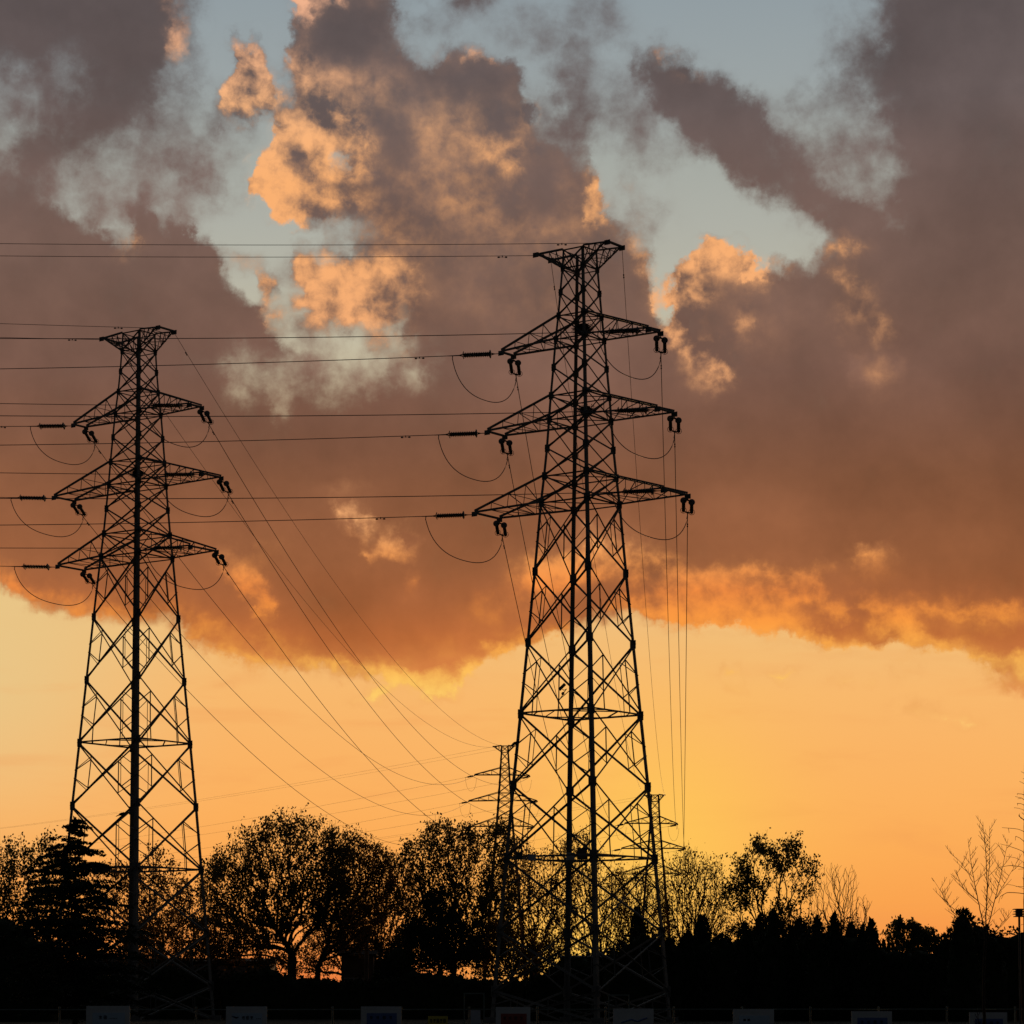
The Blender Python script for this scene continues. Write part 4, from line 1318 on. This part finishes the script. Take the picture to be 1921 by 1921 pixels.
# cedar with layered boughs
def cedar(label, px, depth, ytop, prof, name='cedar_tree'):
    s = F / depth
    base = np.array(lift(px, HORIZON, depth)); base[2] = 0
    top = np.array(lift(px, ytop, depth)); H = top[2]
    p0, p1, r0, r1, LP, LA = [], [], [], [], [], []
    nb = 30
    for i in range(nb):
        a, b = i / nb, (i + 1) / nb
        p0.append(base + (top - base) * a); p1.append(base + (top - base) * b)
        r0.append(.2 * (1 - a) + .015); r1.append(.2 * (1 - b) + .015)
    yy = [p[0] for p in prof]; ww = [p[1] for p in prof]
    z = .6
    while z < H - .15:
        y = HORIZON - (z - EYE) * s
        w = np.interp(y, yy, ww) / s
        nbr = 7 if w > .8 else 5
        a0 = random.uniform(0, 6.28)
        for j in range(nbr):
            az = a0 + 6.283 * j / nbr + random.uniform(-.35, .35)
            L = w * random.uniform(.4, 1.3)
            d = np.array([math.cos(az), math.sin(az), 0])
            st = base + np.array([0, 0, min(H - .2, z + random.uniform(-.35, .35))])
            k = max(3, int(L / .3))
            pr = st
            for i in range(1, k + 1):
                u = i / k
                p = st + d * L * u + np.array([0, 0, L * (.38 * u - .34 * u * u)])
                p0.append(pr); p1.append(p); r0.append(.035 * (1 - .8 * u) + .006); r1.append(.03 * (1 - .8 * u) + .005)
                m = int(6 + 9 * u)
                wid = .32 * L * (1 - .62 * u) + .1
                perp = np.array([-d[1], d[0], 0])
                lat = rng.uniform(-1, 1, m)
                Q = p + perp * (lat * wid * .8)[:, None] + d * (rng.uniform(-.16, .16, m))[:, None] + np.array([0, 0, 1]) * (-.16 * np.abs(lat) * wid - rng.uniform(0, .16, m))[:, None]
                LP.append(Q); LA.append(np.tile(d * .6 + np.array([0, 0, -.25]), (m, 1)) + perp * (lat * .9)[:, None])
                pr = p
        z += random.uniform(.34, .62) if w > .6 else .24
    # leader tip
    tip = base + (top - base) * rng.uniform(.93, 1.0, 60)[:, None] + rng.normal(size=(60, 3)) * .06
    LP.append(tip); LA.append(np.tile(np.array([0, 0, .8]), (60, 1)))
    root = tree_thing(name, Vector(base), label, 'tree')
    link_mesh('trunk', twig_mesh('trunk', np.array(p0) - base, np.array(p1) - base, np.array(r0), np.array(r1), 5), M_BARK, root)
    P, A = np.concatenate(LP), np.concatenate(LA)
    link_mesh('crown', leaf_mesh('crown', P - base, .27, .5, 0, A), M_NEEDLE, root)
cedar('dark pointed cedar with layered drooping boughs in front of the left pylon', 141, 200.0, 1534, [(1534, 6), (1560, 24), (1600, 52), (1650, 82), (1700, 112), (1750, 132), (1800, 142), (1850, 145), (1900, 130)])

# columnar conifers, each with its own lumpy heart and sprays
def conifer(px, depth, ytop, w_px, label, group='dark columnar conifers in the row on the right'):
    s = F / depth
    base = np.array(lift(px, HORIZON, depth)); base[2] = 0
    H = height(ytop, depth); Wd = w_px / s / 2
    nu, nv = 14, 16
    skew = random.uniform(.42, .7)
    prof = lambda t: Wd * 1.9 * (min(1, t * 6) ** .5) * (1 - t) ** skew
    v = []
    for j in range(nv + 1):
        t = j / nv
        for i in range(nu):
            a = 2 * math.pi * i / nu
            q = prof(min(t, .985)) * random.uniform(.68, .95)
            v.append((math.cos(a) * q, math.sin(a) * q, H * .94 * t))
    f = [(j * nu + i, j * nu + (i + 1) % nu, (j + 1) * nu + (i + 1) % nu, (j + 1) * nu + i) for j in range(nv) for i in range(nu)]
    root = tree_thing('conifer', Vector(base), label, 'conifer', group)
    m = MB(); m.tube(Vector((0, 0, 0)), Vector((0, 0, H * .8)), .12, .03, 6)
    me = bpy.data.meshes.new('trunk'); me.from_pydata(m.v, [], m.f); link_mesh('trunk', me, M_BARK, root)
    n = 900
    t = rng.uniform(0, 1, n) ** 1.1
    a = rng.uniform(0, 2 * math.pi, n)
    rad = np.array([prof(min(x, .99)) for x in t]) * rng.uniform(.72, 1.0, n) ** .5 * rng.choice([1, 1, 1, 1.25], n)
    P = np.stack([np.cos(a) * rad, np.sin(a) * rad, H * t * .985 + .05], -1)
    A = np.stack([np.cos(a) * .5, np.sin(a) * .5, np.full(n, 1.1)], -1)
    lv = np.concatenate([P, np.stack([rng.normal(size=30) * .05, rng.normal(size=30) * .05, H * rng.uniform(.9, 1.0, 30)], -1)])
    A = np.concatenate([A, np.tile([[0, 0, 1.5]], (30, 1))])
    o = leaf_mesh('crown', lv, .42, .42, 0, A)
    # join heart and sprays into one crown mesh
    k = len(o.vertices); co = np.empty(k * 3, np.float32); o.vertices.foreach_get('co', co)
    allv = np.concatenate([co.reshape(-1, 3), np.array(v, np.float32)])
    allf = np.concatenate([np.arange(k).reshape(-1, 4), np.array(f) + k])
    bpy.data.meshes.remove(o)
    link_mesh('crown', array_mesh('crown', allv, allf), M_NEEDLE, root)

con = [(1258, 1762, 44), (1291, 1748, 46), (1318, 1717, 40), (1355, 1752, 50), (1398, 1730, 44), (1426, 1716, 40), (1450, 1708, 42), (1484, 1736, 44), (1500, 1724, 38),
       (1534, 1718, 44), (1567, 1711, 40), (1598, 1728, 42), (1620, 1736, 32), (1636, 1724, 30)]
wh = ['short blunt conifer at the left end of the row by the pylon leg', 'rounded conifer next to the left end of the row', 'spire-topped conifer under the loose reddish tree',
      'low broad conifer between the reddish and the clumpy tree', 'conifer below the left side of the clumpy tree', 'conifer under the middle of the clumpy tree', 'tallest conifer below the trunk of the clumpy tree',
      'blunt conifer right of the clumpy tree trunk', 'narrow conifer below the right side of the clumpy tree', 'conifer at the left foot of the fan-shaped bare tree', 'conifer in front of the fan-shaped bare tree',
      'conifer right of the fan-shaped bare tree', 'narrow conifer beside the end spire of the row', 'narrow end spire of the row, left of the willow']
for i, ((x, y, w), l) in enumerate(zip(con, wh)):
    conifer(x, 238.0 + 5 * (i % 3), y, w, l)
conifer(1808, 232.0, 1704, 52, 'dark pointed conifer behind the slender bare tree', None)
conifer(1196, 244.0, 1700, 24, 'thin dark conifer just left of the right leg of the right-hand pylon', None)
for x, y, w, l in ((1659, 1764, 12, 'leftmost of three small spiky conifers under the willow'), (1668, 1770, 10, 'middle one of three small spiky conifers under the willow'), (1676, 1772, 9, 'rightmost of three small spiky conifers under the willow')):
    conifer(x, 262.0, y, w, l, 'small spiky conifers under the willow')
conifer(1775, 240.0, 1752, 50, 'low rounded conifer right of the willow', None)

def bush(pts, depth, label, cat='bush', leafn=1800, name='bush', group='dark bushes along the ground', mat=M_HEDGE, thick=3.0, leaf=.34):
    """dense shrub or hedge: pts is its top line in photo pixels, its foot is on the ground"""
    pts = np.array(pts, float)
    xs = np.linspace(pts[0, 0], pts[-1, 0], max(6, int((pts[-1, 0] - pts[0, 0]) / 9)))
    ys = np.interp(xs, pts[:, 0], pts[:, 1])
    s = F / depth
    base = np.array(lift((pts[0, 0] + pts[-1, 0]) / 2, HORIZON, depth)); base[2] = 0
    rows = [(-.5, 0), (-.62, .35), (-.52, .7), (-.3, .93), (0, 1.0), (.3, .93), (.52, .7), (.62, .35), (.5, 0)]
    v = []
    for i, (x, y) in enumerate(zip(xs, ys)):
        z = height(y, depth) - .25
        end = min(1, .35 + min(i, len(xs) - 1 - i) / 2.5)
        xx = lift(x, HORIZON, depth).x
        for a, b in rows:
            v.append((xx - base[0] + rng.normal() * .12, a * thick * end + rng.normal() * .14, max(0, z * b * (.9 if end < .8 else 1) + (rng.normal() * .14 if b > 0 else 0))))
    R = len(rows)
    f = [(i * R + k, i * R + k + 1, (i + 1) * R + k + 1, (i + 1) * R + k) for i in range(len(xs) - 1) for k in range(R - 1)]
    n = leafn
    x = rng.uniform(pts[0, 0], pts[-1, 0], n)
    top = rng.uniform(0, 1, n) < .55
    yv = np.interp(x, pts[:, 0], pts[:, 1])
    Zt = np.array([height(q, depth) for q in yv])
    th = rng.uniform(-.6, .6, n)
    hh = np.where(top, 1 - .35 * np.abs(th) - rng.uniform(0, .08, n) + rng.normal(size=n) * .02, rng.uniform(.05, .95, n))
    yy = np.where(top, th * thick, -thick * .55 + rng.normal(size=n) * .15)
    P = np.stack([(x - CXP) / F * depth / CP * 1.0, yy, Zt * hh], -1)
    P[:, 0] = np.array([lift(q, HORIZON, depth).x for q in x]) - base[0]
    spike = rng.uniform(0, 1, n) < .16
    P[spike, 2] = Zt[spike] - .2 + .8 * rng.uniform(0, 1, spike.sum()) ** 2.2
    P[spike, 1] *= .5
    o = leaf_mesh('foliage', P, leaf, .6, .2)
    k = len(o.vertices); co = np.empty(k * 3, np.float32); o.vertices.foreach_get('co', co)
    allv = np.concatenate([co.reshape(-1, 3), np.array(v, np.float32)])
    allf = np.concatenate([np.arange(k).reshape(-1, 4), np.array(f) + k])
    bpy.data.meshes.remove(o)
    ob = link_mesh(name, array_mesh(name, allv, allf), mat, None, Vector(base))
    tag(ob, label, cat, group)
    return ob

bush([(-900, 1786), (-700, 1770), (-500, 1790), (-330, 1776), (-160, 1790), (-60, 1796), (40, 1812), (130, 1818), (190, 1815), (245, 1822), (300, 1812), (370, 1816), (420, 1820)], 264.0, 'long dark hedge below the left pylon', 'hedge', 6000, 'hedge', None)
bush([(420, 1822), (500, 1815), (560, 1830), (620, 1836), (700, 1838), (750, 1822), (770, 1815), (840, 1826), (900, 1834), (960, 1838), (1005, 1832)], 262.0, 'long dark hedge between the two pylons', 'hedge', 3000, 'hedge', None)
bush([(985, 1834), (1020, 1820), (1045, 1803), (1068, 1800), (1115, 1799), (1150, 1800), (1180, 1792), (1210, 1786), (1245, 1766), (1268, 1764)], 240.0, 'dark hedge behind the foot of the right-hand pylon', 'hedge', 2400, 'hedge', None)
bush([(1240, 1772), (1300, 1766), (1330, 1760), (1400, 1760), (1480, 1758), (1560, 1750), (1630, 1758), (1648, 1776), (1700, 1782), (1760, 1778), (1800, 1750), (1845, 1742), (1880, 1752), (1930, 1746), (2080, 1740), (2250, 1752), (2400, 1738), (2600, 1750), (2800, 1742)], 247.0, 'long tall dark hedge behind the conifer row on the right', 'hedge', 9000, 'hedge', None)
broad_tree('dark bushy young tree at the foot of the dense upright tree', [(756, 1800), (762, 1750), (790, 1712), (806, 1676), (822, 1660), (842, 1700), (872, 1735), (900, 1760), (905, 1815), (760, 1825)], 268.0, 826, 480, 5200, .34, M_NEEDLE, fork_y=1815, group='undergrowth below the trees')
broad_tree('low leafy undergrowth below the base of the left pylon', [(230, 1800), (240, 1735), (300, 1710), (360, 1720), (420, 1730), (480, 1750), (530, 1785), (540, 1815), (240, 1818)], 270.0, 350, 460, 4600, .3, M_LEAF2, fork_y=1822, group='undergrowth below the trees', shoot=.6)
broad_tree('low leafy undergrowth beside the low house', [(520, 1800), (560, 1760), (600, 1735), (650, 1715), (710, 1722), (760, 1740), (766, 1826), (530, 1828)], 296.0, 650, 560, 5200, .28, M_LEAF2, fork_y=1836, group='undergrowth below the trees', shoot=.6)
broad_tree('low leafy undergrowth left of the right-hand pylon', [(890, 1760), (920, 1735), (960, 1740), (1000, 1750), (1040, 1770), (1046, 1805), (1000, 1832), (890, 1832)], 272.0, 960, 420, 3800, .28, M_LEAF2, fork_y=1832, group='undergrowth below the trees', shoot=.6)
bush([(700, 1830), (722, 1788), (745, 1772), (770, 1790), (780, 1830)], 266.0, 'low dark shrub right of the roof vent pipe', leafn=700, thick=3)
bush([(1130, 1800), (1150, 1778), (1180, 1762), (1205, 1740), (1225, 1752), (1250, 1775)], 236.0, 'dark shrub behind the right foot of the right-hand pylon', leafn=1300, thick=3)
bush([(1780, 1790), (1796, 1742), (1822, 1732), (1850, 1738), (1870, 1760), (1888, 1790)], 236.0, 'dark shrub around the foot of the slender bare tree', leafn=1200, thick=3)
bush([(-120, 1800), (-60, 1740), (0, 1716), (40, 1735), (75, 1760), (110, 1800)], 232.0, 'dark shrub left of the cedar at the left edge', leafn=1500, thick=4)

# ------------------------------------------------------------------ buildings
def gable_house(x0, x1, y_eave, y_ridge, depth, deep, label, name='house', wall=M_WALL, hip=.0, windows=(), over=.35):
    A, B = lift(x0, HORIZON, depth).x, lift(x1, HORIZON, depth).x
    ze, zr = height(y_eave, depth), height(y_ridge, depth + deep / 2)
    base = Vector(((A + B) / 2, depth, 0))
    root = empty(name, base); tag(root, label, 'building')
    m = MB(); m.box(Vector(((A + B) / 2, depth + deep / 2, ze / 2)), B - A, deep, ze); m.build('wall', wall, root, base)
    m = MB()
    a, b, y0, y1 = A - over, B + over, depth - over, depth + deep + over
    ym = (y0 + y1) / 2; hx = (b - a) * hip
    t = .18
    vs = [(a, y0, ze), (b, y0, ze), (b, y1, ze), (a, y1, ze), (a + hx, ym, zr), (b - hx, ym, zr)]
    vs += [(x, y, z + t) for x, y, z in vs]
    m.add([Vector(p) for p in vs], [(0, 3, 2, 1), (6, 7, 11, 10), (8, 9, 10, 11), (7, 8, 11), (9, 6, 10), (0, 1, 7, 6), (1, 2, 8, 7), (2, 3, 9, 8), (3, 0, 6, 9)])
    m.build('roof', M_ROOF, root, base)
    for wx in windows:
        X = lift(wx, HORIZON, depth).x
        m = MB()
        for dx in (-.5, .5): m.box(Vector((X + dx, depth - .03, ze * .55)), .08, .06, 1.2)
        for dz in (-.56, 0, .56): m.box(Vector((X, depth - .034, ze * .55 + dz)), 1.08, .05, .08)
        w = m.build('window', M_BOARDFRAME, root, base)
        m = MB(); m.box(Vector((X, depth - .012, ze * .55)), .92, .02, 1.04); m.build('pane', M_GLASS, w, base)
    return root, base
house, hb = gable_house(640, 700, 1793, 1786, 288.0, 7, 'low house with a shallow roof and vent pipe between the pylons', windows=(655, 672))
m = MB(); p = lift(688, 1800, 287.0)
zt = height(1741, 287.0)
m.tube(Vector((p.x, 286.6, 0)), Vector((p.x, 286.6, zt - 1.1)), .27, .24, 10)
m.lathe([(0, .24), (.35, .42), (1.0, .46), (1.1, .4), (1.12, .1)], Vector((p.x, 286.6, zt - 1.12)), Vector((0, 0, 1)), 10)
m.build('vent_pipe', M_WALL, house, hb)
gable_house(702, 760, 1806, 1802, 291.0, 6, 'lower outbuilding joined to the right side of the low house', windows=(720,))
gable_house(150, 505, 1806, 1801, 302.0, 9, 'long low building with a flat roof line behind the left pylon', 'long_building', windows=(200, 260, 330, 440), over=.12)
gable_house(1056, 1128, 1799, 1796, 252.0, 5, 'small flat-roofed red brick hut behind the middle legs of the right-hand pylon', 'hut', M_BRICK, over=.2, windows=(1090,))

# ------------------------------------------------------------------ fence, boards and gates in front
DF = 81.0
SF = F / DF
def fence_pt(px, z, dy=0.0):
    """the fence runs from the left towards the right, a little away from us"""
    d = DF + (px - 200) / 1700 * 6.0
    q = lift(px, HORIZON, d + dy)
    return Vector((q.x, q.y, z))
fpx = list(range(-400, 2400, 128))
fb_ = fence_pt(960, 0)
fence = empty('fence', fb_); tag(fence, 'low wire and rail fence running across the very bottom of the view', 'fence')
for z, r in ((1.38, .022), (.95, .006), (.5, .006)):
    m = MB(); m.path([fence_pt(x, z) for x in fpx], r, 6); m.build('rail', M_FENCE, fence, fb_)
for x in fpx:
    m = MB(); p = fence_pt(x, 0); m.tube(p, p + Vector((0, 0, 1.42)), .03, n=8); m.lathe([(0, .036), (.03, .036), (.05, .01)], p + Vector((0, 0, 1.42)), Vector((0, 0, 1)), 8)
    m.build('post', M_FENCE, fence, fb_)

def glyph(m, c, u, w, h, strokes):
    n = Vector((0, -1, 0))
    for x0, y0, x1, y1 in strokes:
        p, q = c + u * (x0 * w) + Vector((0, 0, y0 * h)), c + u * (x1 * w) + Vector((0, 0, y1 * h))
        m.bar(p, q, .012, .018, n)
G1 = [(-.5, .4, .5, .4), (0, .5, 0, -.5), (-.4, 0, .4, 0), (-.5, -.45, .5, -.45), (-.4, .4, -.4, 0), (.4, .4, .4, 0)]
G2 = [(-.5, .5, .5, .5), (-.5, .5, -.5, -.5), (.5, .5, .5, -.5), (-.5, 0, .5, 0), (-.5, -.5, .5, -.5), (0, .5, 0, -.5)]
G3 = [(-.3, .5, -.5, 0), (-.4, .2, -.4, -.5), (-.1, .4, .5, .4), (.2, .5, .2, -.5), (-.1, 0, .5, 0), (-.1, -.5, .5, -.5)]
def board(x0, x1, ytop, kind, label):
    d = fence_pt((x0 + x1) / 2, 0).y - .16
    A, B = lift(x0, HORIZON, d).x, lift(x1, HORIZON, d).x
    zt = height(ytop, d); zb = .42
    w, cx = B - A, (A + B) / 2
    base = Vector((cx, d, 0))
    root = empty('information_board', base); tag(root, label, 'notice board', 'notice boards along the fence')
    for s in (-1, 1):
        m = MB(); m.box(Vector((cx + s * (w / 2 - .05), d + .05, (zt - .05) / 2)), .06, .05, zt - .05); m.build('post', M_FENCE, root, base)
    m = MB(); m.box(Vector((cx, d, (zt + zb) / 2)), w, .04, zt - zb); m.build('backing', M_BOARDFRAME, root, base)
    mat = {'pale': M_PANELPALE, 'bird': M_PANELPALE, 'blue': M_PANELBLUE, 'red': M_PANELRED, 'swirl': M_BOARDFRAME, 'squares': M_PANELPALE}[kind]
    pt = zt - .20
    m = MB(); m.box(Vector((cx + .02, d - .024, (pt + zb + .06) / 2)), w * .74, .012, pt - zb - .06); pn = m.build('panel', mat, root, base)
    u = Vector((1, 0, 0)); c = Vector((cx, d - .036, pt - .13))
    m = MB()
    if kind == 'pale':
        glyph(m, c + u * -.17 * w, u, .075, .09, G1); glyph(m, c + u * -.06 * w, u, .075, .09, G2)
        for i in range(5): m.bar(c + u * (.04 * w + i * .045) - Vector((0, 0, .03)), c + u * (.04 * w + i * .045 + .03) - Vector((0, 0, .03)), .012, .02, Vector((0, -1, 0)))
    elif kind == 'bird':
        m.path([c + u * -.36 * w + Vector((0, 0, .05)), c + u * -.30 * w + Vector((0, 0, .02)), c + u * -.24 * w, c + u * -.18 * w + Vector((0, 0, .02))], [.008, .02, .026, .006], 6)
        for i, g in enumerate((G3, G2, G1)): glyph(m, c + u * ((-.07 + i * .1) * w), u, .07, .09, g)
        for i in range(3): m.bar(c + u * (.24 * w + i * .05) - Vector((0, 0, .03)), c + u * (.24 * w + i * .05 + .035) - Vector((0, 0, .03)), .012, .02, Vector((0, -1, 0)))
    elif kind == 'squares':
        for dx in (-.22, -.12): m.box(c + u * dx * w, .07, .008, .07)
    elif kind == 'swirl':
        m.path([c + u * (-.3 * w) - Vector((0, 0, .1)), c + u * (-.05 * w), c + u * (.1 * w) - Vector((0, 0, .06)), c + u * (.34 * w) + Vector((0, 0, .05))], .025, 6)
    else:
        for i in range(4): glyph(m, c + u * ((-.24 + i * .16) * w), u, .07, .08, (G1, G3, G2, G1)[i])
    m.build('print', M_PANELBLUE if kind == 'swirl' else M_INK, pn, base)
board(162, 244, 1887, 'pale', 'pale notice board with light blue panel, leftmost on the fence')
board(424, 501, 1888, 'bird', 'pale notice board with a dark wing-shaped mark and small characters')
board(677, 753, 1888, 'blue', 'grey notice board with a blue panel left of the yellow sheet')
board(930, 995, 1889, 'red', 'grey notice board with a dull red panel near the middle')
board(1150, 1226, 1892, 'swirl', 'whitish notice board with a blue swirl below the right-hand pylon')
board(1375, 1452, 1893, 'squares', 'pale notice board with two dark squares below the conifer row')
board(1597, 1673, 1897, 'blue', 'grey notice board with a blue panel below the willow')
board(1818, 1889, 1899, 'blue', 'grey notice board with a blue panel behind the slender bare trunk')
# yellow sheet tied to the fence
d = fence_pt(821, 0).y - .06
A, B = lift(803, HORIZON, d).x, lift(840, HORIZON, d).x
zt = height(1906, d); base = Vector(((A + B) / 2, d, zt))
root = empty('warning_sheet', base); tag(root, 'small yellow sheet with dark characters tied to the fence', 'sign')
m = MB(); m.box(Vector(((A + B) / 2, d, zt - .22)), B - A, .012, .44); sh = m.build('sheet', M_YELLOW, root, base)
m = MB()
for i, g in enumerate((G3, G1, G2, G1, G2)): glyph(m, Vector((A + (B - A) * (.16 + i * .17), d - .012, zt - .14)), Vector((1, 0, 0)), .06, .1, g)
m.build('print', M_INK, sh, base)
# thin frames behind the fence
def frame_gate(x0, x1, ytop, depth, label):
    A, B = lift(x0, HORIZON, depth).x, lift(x1, HORIZON, depth).x
    zt = height(ytop, depth); base = Vector(((A + B) / 2, depth, 0))
    root = empty('gate_frame', base); tag(root, label, 'gate', 'thin gate frames behind the fence')
    for x in (A, B):
        m = MB(); m.box(Vector((x, depth, zt / 2)), .05, .05, zt); m.build('upright', M_FENCE, root, base)
    m = MB(); m.box(Vector(((A + B) / 2, depth, zt + .025)), B - A + .05, .05, .05); m.build('top_bar', M_FENCE, root, base)
    m = MB(); m.box(Vector(((A + B) / 2 + .05, depth + .01, zt * .38)), (B - A) * .5, .03, zt * .62); m.build('lower_panel', M_GREYBOX, root, base)
frame_gate(871, 908, 1865, 104.0, 'thin pale gate frame standing left of the right-hand pylon')
frame_gate(1142, 1180, 1868, 104.0, 'thin pale gate frame standing under the right-hand pylon')
# louvred box on a pole at the right edge
p = lift(1914, HORIZON, 86.0); z1 = height(1704, 86.0)
base = Vector((p.x, 86.0, 0))
root = empty('louvred_box', base); tag(root, 'small dark louvred box on a pole at the right edge', 'box on pole')
m = MB(); m.tube(base, base + Vector((0, 0, z1 - .2)), .035, n=8); m.build('pole', M_DARKBOX, root, base)
m = MB()
for i in range(4): m.box(base + Vector((0, 0, z1 - .03 - i * .075)), .36 - .05 * (i % 2), .3, .025)
m.box(base + Vector((0, 0, z1 - .14)), .2, .2, .26)
m.build('louvres', M_DARKBOX, root, base)
